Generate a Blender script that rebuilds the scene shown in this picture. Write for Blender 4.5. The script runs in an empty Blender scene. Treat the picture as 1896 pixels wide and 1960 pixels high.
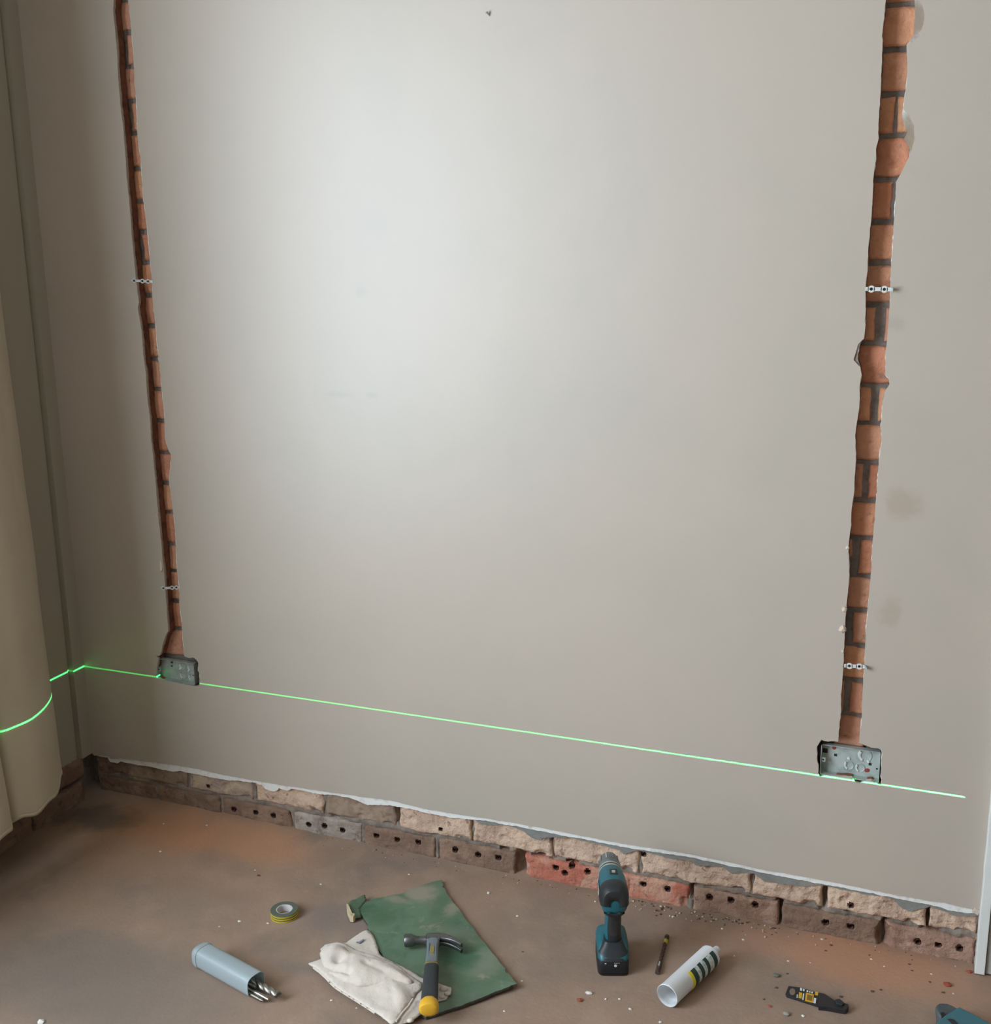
import bpy, bmesh, math, random
from mathutils import Vector, Matrix, noise, geometry

SC = bpy.context.scene
COL = SC.collection
R_ = math.radians

# ---------------------------------------------------------------- camera
FPX, CXP, CYP = 2204.0, 948.0, 980.0            # focal length and centre for a 1896 x 1960 frame
CAM_O = Vector((1.894718, -2.60882, 1.656038))
CAM_R = Matrix(((0.93234885, -0.35426225, -0.07227635),
                (0.36136529, 0.90647924, 0.21842738),
                (-0.01186357, -0.22976868, 0.97317296)))   # columns: right, forward, up
cam_d = bpy.data.cameras.new('camera')
cam = bpy.data.objects.new('camera', cam_d)
COL.objects.link(cam)
rt, fw, up = CAM_R.col[0], CAM_R.col[1], CAM_R.col[2]
m3 = Matrix((rt, up, -fw)).transposed()
cam.matrix_world = Matrix.Translation(CAM_O) @ m3.to_4x4()
cam_d.sensor_fit = 'HORIZONTAL'
cam_d.sensor_width = 36.0
cam_d.lens = FPX / 1896.0 * 36.0
cam_d.clip_start = 0.05
SC.camera = cam

# ---------------------------------------------------------------- world, daylight, exposure
SC.view_settings.view_transform = 'Standard'
SC.view_settings.look = 'None'
SC.view_settings.gamma = 1.0
SC.view_settings.use_curve_mapping = False
SC.view_settings.exposure = EXPO = 0.0
wd = bpy.data.worlds.new('world'); SC.world = wd
wd.use_nodes = True
wd.node_tree.nodes['Background'].inputs[0].default_value = (0.62, 0.76, 1.0, 1)
wd.node_tree.nodes['Background'].inputs[1].default_value = 0.8

WIN = dict(y0=-4.15, y1=-1.2, z0=0.55, z1=2.75)   # window opening in the left wall
la = bpy.data.lights.new('window_daylight', 'AREA')
la.shape = 'RECTANGLE'
la.size = WIN['y1'] - WIN['y0']; la.size_y = WIN['z1'] - WIN['z0']
la.energy = 322.0
la.color = (0.74, 0.88, 1.0)
lo = bpy.data.objects.new('window_daylight', la); COL.objects.link(lo)
lo.location = (-0.66, (WIN['y0'] + WIN['y1']) / 2, (WIN['z0'] + WIN['z1']) / 2)
lo.rotation_euler = (R_(90), 0, R_(-90))
lo.rotation_euler = Vector((1, 0, 0)).to_track_quat('-Z', 'Z').to_euler()

# ---------------------------------------------------------------- measuring helpers
def ray(u, v):
    return rt * ((u - CXP) / FPX) + fw - up * ((v - CYP) / FPX)
def W(u, v, y=0.0):            # point of the upright plane y = const seen at photo position u, v
    d = ray(u, v); return CAM_O + d * ((y - CAM_O.y) / d.y)
def F(u, v, z=0.0):            # point of the level plane z = const
    d = ray(u, v); return CAM_O + d * ((z - CAM_O.z) / d.z)
def L(u, v, x):                # point of the upright plane x = const
    d = ray(u, v); return CAM_O + d * ((x - CAM_O.x) / d.x)

# ---------------------------------------------------------------- materials
def lin(c):
    return tuple(((x / 255.0) / 12.92 if x / 255.0 <= .04045 else ((x / 255.0 + .055) / 1.055) ** 2.4) for x in c)
def mat(name, base, rough=.6, metal=0.0, spec=.5, mix=(), bump=(), blobs=(), trans=0.0, world=False, rnd=None, sheen=0, coat=0, trl=0):
    """base and mix colours are sRGB 0-255; mix: (scale, lo, hi, colour, amount); blobs: (centre, radii, colour, amount)"""
    m = bpy.data.materials.new(name); m.use_nodes = True
    nt = m.node_tree; N = nt.nodes; K = nt.links
    bs = N['Principled BSDF']
    tc = N.new('ShaderNodeTexCoord'); ge = N.new('ShaderNodeNewGeometry')
    P = ge.outputs['Position'] if world else tc.outputs['Object']
    col = None
    def rgb(c):
        n = N.new('ShaderNodeRGB'); n.outputs[0].default_value = (*lin(c), 1); return n.outputs[0]
    col = rgb(base)
    def mixc(a, b, fac):
        n = N.new('ShaderNodeMix'); n.data_type = 'RGBA'
        K.new(fac, n.inputs[0]); K.new(a, n.inputs[6]); K.new(b, n.inputs[7]); return n.outputs[2]
    def nz(scale, det=6, rough_=.6, dist=0):
        n = N.new('ShaderNodeTexNoise'); n.inputs['Scale'].default_value = scale
        n.inputs['Detail'].default_value = det; n.inputs['Roughness'].default_value = rough_
        n.inputs['Distortion'].default_value = dist
        if rnd is not None or True:
            oi = N.new('ShaderNodeObjectInfo'); ad = N.new('ShaderNodeVectorMath'); ad.operation = 'MULTIPLY_ADD'
            ad.inputs[1].default_value = (1, 1, 1)
            K.new(P, ad.inputs[0]); mm = N.new('ShaderNodeMath'); mm.operation = 'MULTIPLY'
            mm.inputs[1].default_value = 0 if world else 37.0
            K.new(oi.outputs['Random'], mm.inputs[0]); K.new(mm.outputs[0], ad.inputs[2])
            K.new(ad.outputs[0], n.inputs['Vector'])
        return n.outputs['Fac']
    def rng(x, lo_, hi_, a, b, smooth=True):
        n = N.new('ShaderNodeMapRange'); n.interpolation_type = 'SMOOTHSTEP' if smooth else 'LINEAR'
        for i, q in enumerate((lo_, hi_, a, b)): n.inputs[i + 1].default_value = q
        K.new(x, n.inputs[0]); return n.outputs[0]
    if rnd:
        oi = N.new('ShaderNodeObjectInfo')
        cr = N.new('ShaderNodeValToRGB'); cr.color_ramp.interpolation = 'LINEAR'
        els = cr.color_ramp.elements
        while len(els) < len(rnd): els.new(.5)
        for i, c in enumerate(rnd):
            els[i].position = i / (len(rnd) - 1); els[i].color = (*lin(c), 1)
        K.new(oi.outputs['Random'], cr.inputs[0]); col = cr.outputs[0]
    for (s, lo_, hi_, c, am) in mix:
        col = mixc(col, rgb(c), rng(nz(s, dist=.3), lo_, hi_, 0, am))
    for (c, r, cl, am) in blobs:
        vs = N.new('ShaderNodeVectorMath'); vs.operation = 'SUBTRACT'; K.new(P, vs.inputs[0]); vs.inputs[1].default_value = c
        vd = N.new('ShaderNodeVectorMath'); vd.operation = 'DIVIDE'; K.new(vs.outputs[0], vd.inputs[0]); vd.inputs[1].default_value = r
        vl = N.new('ShaderNodeVectorMath'); vl.operation = 'LENGTH'; K.new(vd.outputs[0], vl.inputs[0])
        n1 = rng(nz(max(1.2, .9 / max(r[0], .02)), dist=.5), .25, .75, -.45, .45, False)
        ad = N.new('ShaderNodeMath'); ad.operation = 'ADD'; K.new(vl.outputs['Value'], ad.inputs[0]); K.new(n1, ad.inputs[1])
        col = mixc(col, rgb(cl), rng(ad.outputs[0], .25, 1.1, am, 0))
    K.new(col, bs.inputs['Base Color'])
    bs.inputs['Roughness'].default_value = rough; bs.inputs['Metallic'].default_value = metal
    bs.inputs['Specular IOR Level'].default_value = spec
    if trans: bs.inputs['Transmission Weight'].default_value = trans
    if sheen: bs.inputs['Sheen Weight'].default_value = sheen
    if coat: bs.inputs['Coat Weight'].default_value = coat
    if trl:
        td = N.new('ShaderNodeBsdfTranslucent'); K.new(col, td.inputs[0])
        ms = N.new('ShaderNodeMixShader'); ms.inputs[0].default_value = trl
        K.new(bs.outputs[0], ms.inputs[1]); K.new(td.outputs[0], ms.inputs[2])
        K.new(ms.outputs[0], N['Material Output'].inputs[0])
    prev = None
    for (s, st, dist) in bump:
        b = N.new('ShaderNodeBump'); b.inputs['Strength'].default_value = st; b.inputs['Distance'].default_value = dist
        K.new(nz(s, 4), b.inputs['Height'])
        if prev: K.new(prev, b.inputs['Normal'])
        prev = b.outputs[0]
    if prev: K.new(prev, bs.inputs['Normal'])
    return m

# ---------------------------------------------------------------- mesh helpers
class MB:
    def __init__(s): s.v = []; s.f = []; s.mi = []
    def add(s, vs, fs, mi=0):
        o = len(s.v); s.v += [Vector(p) for p in vs]
        for f in fs: s.f.append([i + o for i in f]); s.mi.append(mi)
        return s
    def box(s, c, sz, rot=None, mi=0):
        c = Vector(c); h = Vector(sz) / 2
        ps = [Vector((x, y, z)) for x in (-h.x, h.x) for y in (-h.y, h.y) for z in (-h.z, h.z)]
        if rot is not None: ps = [rot @ p for p in ps]
        return s.add([p + c for p in ps], [(0, 1, 3, 2), (4, 6, 7, 5), (0, 4, 5, 1), (2, 3, 7, 6), (0, 2, 6, 4), (1, 5, 7, 3)], mi)
    def loft(s, rings, cap0=True, cap1=True, closed=True, mi=0):
        n = len(rings[0]); vs = [p for r in rings for p in r]; fs = []
        for k in range(len(rings) - 1):
            for i in range(n if closed else n - 1):
                j = (i + 1) % n
                fs.append((k * n + i, k * n + j, (k + 1) * n + j, (k + 1) * n + i))
        if cap0: fs.append(tuple(range(n))[::-1])
        if cap1: fs.append(tuple((len(rings) - 1) * n + i for i in range(n)))
        return s.add(vs, fs, mi)
    def lathe(s, prof, o=(0, 0, 0), d=(0, 0, 1), seg=28, cap=False, a0=0.0, a1=2 * math.pi, ref=None, mi=0):
        o = Vector(o); d = Vector(d).normalized()
        a = Vector(ref) if ref is not None else (Vector((1, 0, 0)) if abs(d.x) < .9 else Vector((0, 1, 0)))
        a = (a - d * a.dot(d)).normalized(); b = d.cross(a)
        full = abs(a1 - a0 - 2 * math.pi) < 1e-6
        n = seg if full else seg + 1
        rings = [[o + d * t + (a * math.cos(a0 + (a1 - a0) * i / seg) + b * math.sin(a0 + (a1 - a0) * i / seg)) * r for i in range(n)] for r, t in prof]
        return s.loft(rings, cap, cap, full, mi)
    def tube(s, path, r, seg=10, mi=0):
        path = [Vector(p) for p in path]; rings = []
        rr = r if isinstance(r, (list, tuple)) else [r] * len(path)
        ref = Vector((0, 0, 1))
        for k, p in enumerate(path):
            t = (path[min(k + 1, len(path) - 1)] - path[max(k - 1, 0)]).normalized()
            if abs(t.dot(ref)) > .95: ref = Vector((1, 0, 0))
            a = (ref - t * ref.dot(t)).normalized(); b = t.cross(a)
            rings.append([p + (a * math.cos(2 * math.pi * i / seg) + b * math.sin(2 * math.pi * i / seg)) * rr[k] for i in range(seg)])
        return s.loft(rings, mi=mi)
    def prism(s, poly, f0, f1, side_mi=0, mi=0):
        """poly: 2-D points; f0, f1 map a 2-D point to 3-D on the first and second cap"""
        poly = [Vector((p[0], p[1])) for p in poly]; n = len(poly)
        tri = geometry.tessellate_polygon([[Vector((p.x, p.y, 0)) for p in poly]])
        A = [f0(p) for p in poly]; B = [f1(p) for p in poly]
        s.add(A, [tuple(t) for t in tri], mi); s.add(B, [tuple(t)[::-1] for t in tri], mi)
        s.add(A + B, [(i, (i + 1) % n, n + (i + 1) % n, n + i) for i in range(n)], side_mi)
        return s
    def build(s, name, m, parent=None, smooth=False, bevel=0, seg=2, origin=None, world=False, sub=0, solid=0, angle=40):
        """origin 'auto' puts the object's origin at its base; world=True: vertices are in world space and the parent is unrotated"""
        me = bpy.data.meshes.new(name)
        vs = s.v; o = Vector((0, 0, 0))
        if origin == 'auto':
            xs = [p.x for p in vs]; ys = [p.y for p in vs]; zs = [p.z for p in vs]
            o = Vector(((min(xs) + max(xs)) / 2, (min(ys) + max(ys)) / 2, min(zs)))
        elif origin is not None: o = Vector(origin)
        me.from_pydata([tuple(p - o) for p in vs], [], s.f)
        ms = m if isinstance(m, (list, tuple)) else [m]
        for q in ms: me.materials.append(q)
        for p, mi in zip(me.polygons, s.mi): p.material_index = min(mi, len(ms) - 1)
        bm = bmesh.new(); bm.from_mesh(me)
        bmesh.ops.remove_doubles(bm, verts=bm.verts, dist=1e-6)
        bmesh.ops.recalc_face_normals(bm, faces=bm.faces)
        bm.to_mesh(me); bm.free()
        ob = bpy.data.objects.new(name, me); COL.objects.link(ob)
        if parent is not None:
            ob.parent = parent
            ob.location = o - (ABS.get(parent.name, Vector((0, 0, 0))) if world else Vector((0, 0, 0)))
        else: ob.location = o
        ABS[ob.name] = o
        if smooth:
            for p in me.polygons: p.use_smooth = True
            if angle < 180:
                me.set_sharp_from_angle(angle=R_(angle))
        if solid:
            md = ob.modifiers.new('thickness', 'SOLIDIFY'); md.thickness = solid; md.offset = 0
        if bevel:
            md = ob.modifiers.new('bevel', 'BEVEL'); md.width = bevel; md.segments = seg; md.limit_method = 'ANGLE'; md.angle_limit = R_(35)
        if sub:
            md = ob.modifiers.new('subdivision', 'SUBSURF'); md.levels = sub; md.render_levels = sub
        return ob
ABS = {}
def tag(o, label=None, cat=None, group=None, kind=None):
    if label: o['label'] = label
    if cat: o['category'] = cat
    if group: o['group'] = group
    if kind: o['kind'] = kind
    return o
def thing(name, label, cat, loc=(0, 0, 0), rz=0.0, group=None):
    o = bpy.data.objects.new(name, None); COL.objects.link(o)
    o.location = loc; o.rotation_euler = (0, 0, rz); o.empty_display_size = .05
    ABS[o.name] = Vector(loc)
    return tag(o, label, cat, group)
def sell(c, ax, ay, a, b, n=2.0, k=24, a0=0.0, a1=2 * math.pi):
    """super-ellipse ring about c with half axes a along ax, b along ay"""
    c = Vector(c); ax = Vector(ax); ay = Vector(ay); out = []
    full = abs(a1 - a0 - 2 * math.pi) < 1e-6
    for i in range(k if full else k + 1):
        t = a0 + (a1 - a0) * i / k; cs, sn = math.cos(t), math.sin(t)
        out.append(c + ax * (a * math.copysign(abs(cs) ** (2 / n), cs)) + ay * (b * math.copysign(abs(sn) ** (2 / n), sn)))
    return out
def nz3(p, s, seed=0.0): return noise.noise(Vector((p[0] * s + seed, p[1] * s - seed * .7, p[2] * s + seed * 1.3)))
def jag(poly, step, amp, seed=0, closed=True):
    """resample a 2-D line and roughen it"""
    out = []; n = len(poly)
    for i in range(n if closed else n - 1):
        a = Vector(poly[i]); b = Vector(poly[(i + 1) % n]); l = (b - a).length; k = max(1, int(l / step))
        t = (b - a).normalized() if l > 1e-9 else Vector((1, 0)); nn = Vector((-t.y, t.x))
        for j in range(k):
            p = a.lerp(b, j / k)
            w = nz3((p.x, p.y, seed), 1 / step * .55, seed) * amp + nz3((p.x, p.y, seed), 1 / step * .14, seed + 5) * amp * 1.2
            out.append(p + nn * w if j else p)
    if not closed: out.append(Vector(poly[-1]))
    return out
def inside(p, poly):
    c = False; n = len(poly); j = n - 1
    for i in range(n):
        a, b = poly[i], poly[j]
        if (a[1] > p[1]) != (b[1] > p[1]) and p[0] < (b[0] - a[0]) * (p[1] - a[1]) / (b[1] - a[1]) + a[0]: c = not c
        j = i
    return c
def edge_dist(p, poly):
    d = 1e9; p = Vector(p)
    for i in range(len(poly)):
        a = Vector(poly[i]); b = Vector(poly[(i + 1) % len(poly)]); ab = b - a
        t = max(0, min(1, (p - a).dot(ab) / max(ab.length_squared, 1e-12)))
        d = min(d, (p - a - ab * t).length)
    return d
def sheet(poly, step, h, jagamp=0.0, seed=0):
    """filled, finely meshed 2-D outline raised by h(p, distance to the edge)"""
    b = jag(poly, step, jagamp, seed)
    xs = [p.x for p in b]; ys = [p.y for p in b]
    pts = [Vector(p) for p in b]; n = len(b)
    x = min(xs) + step / 2
    r = random.Random(seed)
    while x < max(xs):
        y = min(ys) + step / 2
        while y < max(ys):
            q = Vector((x + r.uniform(-.2, .2) * step, y + r.uniform(-.2, .2) * step))
            if inside(q, b) and edge_dist(q, b) > step * .5: pts.append(q)
            y += step
        x += step
    vo, _, fo, *_ = geometry.delaunay_2d_cdt(pts, [(i, (i + 1) % n) for i in range(n)], [list(range(n))], 1, 1e-5)
    m = MB()
    m.add([Vector((p.x, p.y, h(p, edge_dist(p, b)))) for p in vo], [tuple(f) for f in fo])
    return m

# ---------------------------------------------------------------- setting: materials
XL, XR, XE = -0.455, 2.060, 4.2      # left corner, door casing, far right
YB, ZC = -5.2, 3.05                  # wall behind, ceiling
YP = -0.015                          # face of the plaster; brick faces at y = 0
PAINT = (178, 164, 150)
m_paint = mat('painted_plaster', PAINT, .42, spec=.58, world=True,
              mix=[(2.2, .35, .75, (166, 157, 144), .5)],
              bump=[(260, .10, .001), (9, .05, .004)],
              blobs=[(tuple(W(1733, 965, YP)), (.045, .05, .05), (158, 136, 116), .45),
                     (tuple(W(1707, 1172, YP)), (.03, .05, .04), (158, 138, 118), .4),
                     (tuple(W(645, 755, YP)), (.06, .05, .012), (150, 148, 142), .30),
                     (tuple(W(712, 756, YP)), (.03, .05, .012), (150, 148, 142), .28),
                     (tuple(W(690, 560, YP)), (.02, .05, .015), (152, 150, 146), .22),
                     (tuple(W(1706, 620, YP)), (.03, .05, .02), (150, 142, 128), .3)])
m_left = mat('painted_side_wall', (160, 150, 134), .6, world=True, bump=[(200, .1, .001)])
m_skim_edge = mat('broken_plaster_edge', (196, 190, 182), .9, world=True, mix=[(60, .4, .7, (170, 150, 132), .6)])
m_base = mat('bare_plaster', (182, 164, 146), .95, world=True, mix=[(35, .35, .65, (202, 196, 188), .8), (120, .5, .7, (150, 130, 112), .5)], bump=[(150, .4, .003)])
m_white = mat('white_plaster_lip', (222, 218, 212), .9, world=True, mix=[(50, .5, .75, (180, 166, 150), .6)], bump=[(150, .4, .003)],
              blobs=[(tuple(W(1756, 40, YP)), (.06, .05, .075), (150, 132, 116), 1), (tuple(W(1743, 255, YP)), (.05, .05, .075), (148, 132, 114), 1), (tuple(W(1637, 685, YP)), (.03, .05, .04), (140, 124, 108), 1)])
m_render = mat('grey_cement_render', (128, 126, 120), .9, world=True, mix=[(40, .4, .7, (112, 108, 102), .7), (14, .5, .7, (150, 138, 122), .6)], bump=[(120, .4, .003)])
m_bed = mat('crumbly_mortar', (136, 122, 110), .95, world=True, mix=[(24, .4, .65, (98, 88, 80), .8), (9, .5, .7, (168, 146, 124), .6), (90, .5, .7, (120, 110, 100), .5)], bump=[(110, .7, .004)])
m_mortar = mat('dark_mortar', (136, 126, 118), .95, world=True, mix=[(30, .4, .7, (100, 90, 84), .7), (90, .5, .7, (150, 140, 130), .5)], bump=[(110, .7, .004)])
m_core = mat('cut_brick_edge', (132, 88, 66), .95, world=True, mix=[(40, .4, .7, (80, 58, 46), .8)], bump=[(90, .5, .003)])
m_chase = mat('fresh_cut_brick', (190, 124, 90), .9, world=True, rnd=[(194, 128, 98), (214, 152, 114), (202, 146, 116), (220, 160, 120), (198, 136, 108), (208, 154, 126)],
              mix=[(22, .5, .8, (178, 114, 86), .7), (60, .55, .8, (222, 170, 136), .6), (9, .58, .78, (140, 98, 82), .6), (35, .62, .72, (120, 106, 94), .6), (14, .58, .70, (206, 150, 122), .6)], bump=[(45, .7, .005), (180, .5, .002)])
m_perf = mat('shaded_perforation_wall', (84, 52, 42), .95, world=True, mix=[(120, .4, .7, (60, 40, 34), .7)])  # dark brown puts the shade inside the brick holes into the colour
TAN = (200, 170, 146)
m_upper = mat('mortar_smeared_brick', TAN, .95, world=True, mix=[(10, .45, .62, (178, 146, 126), .8), (24, .58, .72, (140, 106, 90), .8), (60, .6, .75, (206, 182, 158), .6), (38, .60, .66, (112, 88, 76), .7), (7, .6, .75, (158, 112, 90), .6)], bump=[(55, 1.0, .008), (200, .6, .002)])
m_upper_l = mat('dusty_brown_brick', (138, 114, 98), .95, world=True, mix=[(9, .42, .6, (160, 138, 118), .8), (26, .55, .7, (116, 88, 74), .8)], bump=[(55, .6, .004), (200, .5, .002)])
m_pale = mat('pale_pinkish_brick', (158, 136, 122), .95, world=True, mix=[(12, .45, .6, (184, 162, 134), .9), (30, .55, .7, (140, 112, 98), .8), (42, .60, .66, (88, 70, 62), .6)], bump=[(55, .9, .007)])
m_brown = mat('brown_perforated_brick', (122, 96, 80), .95, world=True, mix=[(12, .42, .65, (146, 118, 98), .8), (30, .55, .75, (96, 74, 62), .8), (42, .60, .66, (88, 70, 62), .6)], bump=[(55, .9, .007), (200, .5, .002)])
m_grey = mat('grey_perforated_brick', (150, 134, 122), .95, world=True, mix=[(12, .45, .6, (172, 158, 146), .8), (26, .5, .7, (112, 92, 82), .8), (42, .60, .66, (88, 70, 62), .6)], bump=[(55, .9, .007), (200, .5, .002)])
m_red = mat('red_perforated_brick', (176, 104, 84), .95, world=True, mix=[(10, .45, .62, (184, 144, 120), .8), (24, .55, .7, (150, 78, 62), .7), (50, .6, .75, (200, 176, 160), .5), (42, .60, .66, (88, 70, 62), .6)], bump=[(55, .9, .007), (200, .5, .002)])
m_pinkb = mat('pinkish_brown_brick', (160, 126, 108), .95, world=True, mix=[(12, .42, .62, (134, 100, 84), .8), (28, .55, .7, (176, 146, 124), .7), (42, .60, .66, (88, 70, 62), .6)], bump=[(55, .9, .007), (200, .5, .002)])
m_wood = mat('white_gloss_casing', (214, 212, 206), .45, world=True, mix=[(18, .6, .75, (176, 166, 152), .6)], bump=[(30, .3, .004)])
m_wood_shade = mat('shaded_white_jamb', (168, 166, 158), .5, world=True, mix=[(18, .6, .75, (150, 142, 130), .6)])  # greyer tone puts the shadow on the set-back board into its colour
m_ceil = mat('ceiling_white', (196, 190, 180), .9)
m_room = mat('room_wall', (150, 140, 126), .8)
m_floor = mat('dusty_screed', (150, 124, 106), .92, world=True, spec=.3,
              mix=[(2.6, .35, .65, (134, 114, 100), .7), (9, .45, .7, (166, 140, 121), .4), (40, .6, .75, (168, 148, 131), .35), (5, .55, .72, (112, 102, 95), .45), (160, .62, .75, (126, 106, 92), .4)],
              bump=[(14, .25, .006), (120, .35, .002)],
              blobs=[(tuple(F(330, 1590)), (.42, .17, 1), (184, 130, 94), .7),
                     (tuple(F(470, 1620)), (.30, .12, 1), (188, 138, 104), .6),
                     (tuple(F(300, 1650)), (.5, .12, 1), (178, 138, 110), .4),
                     (tuple(F(1640, 1830)), (.34, .12, 1), (184, 130, 98), .75),
                     (tuple(F(1780, 1880)), (.20, .14, 1), (178, 136, 110), .6),
                     (tuple(F(1470, 1810)), (.24, .10, 1), (172, 132, 108), .6),
                     (tuple(F(175, 1560)), (.16, .10, 1), (90, 80, 72), .8),
                     (tuple(F(650, 1760)), (.16, .10, 1), (118, 108, 103), .5),
                     (tuple(F(160, 1890)), (.40, .28, 1), (116, 103, 93), .75),  # greyer concrete, also darkened in colour against the strong window light here
                     (tuple(F(560, 1850)), (.08, .04, 1), (116, 108, 102), .4),
                     (tuple(F(900, 1650)), (.30, .05, 1), (160, 138, 122), .5)])

# ---------------------------------------------------------------- setting: floor, ceiling, unseen walls
fl = MB()
NX, NY = 150, 70
xs = [XL - .1 + (XE - XL + .1) * (i / NX) ** 1.5 if False else XL - .12 + (XE - XL + .12) * i / NX for i in range(NX + 1)]
ys = [.05 + (YB - .05) * (j / NY) ** 1.7 for j in range(NY + 1)]
def fz(x, y):
    d = max(0, min(1, 1 + y / .11)); e = max(0, min(1, (.75 - x) / .9))
    return .016 * d * d * e + (.0035 * nz3((x, y, 0), 14) + .003 * nz3((x, y, 3), 40)) * d * .8
fl.add([(x, y, fz(x, y)) for y in ys for x in xs],
       [(j * (NX + 1) + i, j * (NX + 1) + i + 1, (j + 1) * (NX + 1) + i + 1, (j + 1) * (NX + 1) + i) for j in range(NY) for i in range(NX)])
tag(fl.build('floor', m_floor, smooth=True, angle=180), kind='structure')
tag(MB().box(((XL + XE) / 2, YB / 2, ZC + .05), (XE - XL + .3, -YB + .4, .1)).build('ceiling', m_ceil), kind='structure')
tag(MB().box(((XL + XE) / 2, YB - .05, ZC / 2), (XE - XL + .3, .1, ZC)).build('wall_front', m_room), kind='structure')
tag(MB().box((XE + .05, YB / 2, ZC / 2), (.1, -YB, ZC)).build('wall_right', m_room), kind='structure')

# ---------------------------------------------------------------- setting: back wall (plaster skins, chases, bricks)
LCL = [(217.4,0),(216,19),(220,56),(224,103),(225,133),(227.5,171),(229.6,199),(234,231),(236.7,261),(241,309),(243,347),(246.8,381),(249.6,416),
       (252,451),(256.7,498.6),(259,526),(262.5,554),(265.7,578),(263.6,588.6),(266.8,608),(271,636),(274,678.6),(278.6,711),(280.7,747),(283,775),(287,803),
       (289,844),(293,877),(297,916),(300,954),(304,993),(307,1029),(310,1059),(314,1100),(317,1142),(319.5,1180),(322,1208),(316,1219),(310,1238),(306,1254.5)]
LBOX = [(298.5,1255),(302.6,1261),(300,1275),(298.5,1292),(300,1297),(307,1301),(318,1304),(341.7,1308),(362,1312.5),(378,1314),(382,1308.5),(382.5,1299),(382,1288.6),
        (378.7,1283),(379.8,1268),(376,1262),(370,1258),(363,1259.4),(353.4,1256)]
LCR = [(352,1247),(350,1227),(349,1205),(344,1158),(343,1125),(339,1089),(337,1053),(335.5,1020),(332,987),(328,954),(325,924),(323.7,913),(327,882.6),(328,873),(322,859),
       (316,838.6),(315,800),(314,786),(309.6,743),(306,708.6),(303,678.6),(299.6,653),(298,616),(293.6,593),(292,563),(291,533),(287,503),(285,471),(282,443),(278,406),
       (273.6,375),(271,330),(269.7,304),(265,274),(262,246),(260.7,193),(257.5,154),(255.4,103),(252,64),(248,26),(246,0)]
RCL = [(1695,0),(1692,27.5),(1687.4,68),(1689,77),(1687.4,121),(1685,174.5),(1682,211),(1680,253.5),(1681,264.5),(1676.7,281),(1675,312),(1671,340),(1669.4,379),(1667.5,414),
       (1664,448.6),(1661,491),(1659,524),(1656,553),(1656.4,592),(1656,621),(1653,648),(1645,660),(1641,688),(1646,702.5),(1648.7,718),(1645,736),(1644,779),(1638.6,813.6),
       (1636,833),(1637.5,876),(1635,914),(1634,944),(1629,978.6),(1627,1015),(1624,1036),(1623,1058),(1625,1098.6),(1622,1137),(1619.6,1165),(1617,1199),(1615,1231),
       (1614,1257),(1612,1296),(1609,1334),(1608,1368.6),(1604.6,1407),(1603.6,1419)]
RCL_S = [(1641,660) if p == (1645,660) else (1633,689) if p == (1641,688) else p for p in RCL]
RBOX = [(1584,1419),(1571.6,1416),(1568.5,1420),(1562.7,1429.6),(1563.7,1443),(1563.7,1458),(1566,1467.5),(1565,1481),(1568,1487),(1577,1484),(1603,1486.5),(1629.7,1488.6),
        (1635,1496),(1645.5,1499.7),(1652,1496),(1666.6,1494),(1679,1501),(1685.6,1502),(1686.6,1492),(1685,1480),(1687,1439),(1684.5,1434),(1666.6,1430.6),(1654,1426),(1643.4,1422)]
RCR_A = [(1644,1418),(1648.6,1373),(1650.7,1321),(1654,1268),(1655.4,1231),(1657.6,1193),(1659.7,1167),(1662.5,1137),(1666,1098.6),(1668,1060),(1670.4,1028),(1674,993.6),
         (1676,957),(1679,914),(1681,882),(1687,843.6),(1684.6,818),(1685.7,807),(1688,768.6),(1694,747),(1701.8,736),(1700.7,725.7),(1693,717),(1693.7,708),(1694,674),(1696.6,658),
         (1700.5,611),(1702.4,563),(1705,510.6),(1709,448.6),(1711,417.5),(1714,363),(1714,349),(1719,340),(1726,327),(1739,301)]
RCR_B = RCR_A + [(1740.7,288),(1730,266),(1735.5,253.5),(1730,237),(1726,228),(1730,193),(1732.8,172.7),(1735.5,143),(1735.5,110),(1734.6,86),(1747.5,68),(1750,36.7),(1750,9),(1749.8,0)]
RCR_S = RCR_A + [(1744,290),(1750,264.5),(1749,240),(1741,222),(1728,208),(1730,193),(1732.8,172.7),(1735.5,143),(1735.5,110),(1736,88),(1757.6,73.5),(1766.7,46),(1768.6,27.5),(1765,11),(1757.6,0)]
SKIM_B = [(182,1445),(206,1447.5),(212,1452),(252,1453),(359,1468),(422,1482),(558,1506),(750,1533),(820,1550),(906,1563),(972,1573),(1035,1584.5),(1187,1614.6),(1317,1634),
          (1457,1664),(1589,1687.7),(1765,1722.5),(1802,1727),(1853,1739),(1872,1741)]
BASE_B = [(182,1446),(206,1449),(211,1458),(225,1461),(232,1457),(260,1463),(300,1470),(330,1477),(345,1475),(360,1479),(400,1487),(435,1493),(466,1496),(490,1498),(501,1502),(508,1510),
          (520,1514),(530,1513),(534,1508),(549,1513),(558,1509),(580,1513),(599,1518),(644,1522),(670,1527),(688,1534),(704,1541),(725,1541),(750,1542),(757,1543),(800,1551),
          (852,1562),(865,1565),(902,1568.5),(934,1571.5),(972,1579),(1035,1590),(1187,1620.5),(1317,1640),(1457,1670),(1589,1694.5),(1765,1728.5),(1802,1737),(1820,1743),(1872,1748)]
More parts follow.
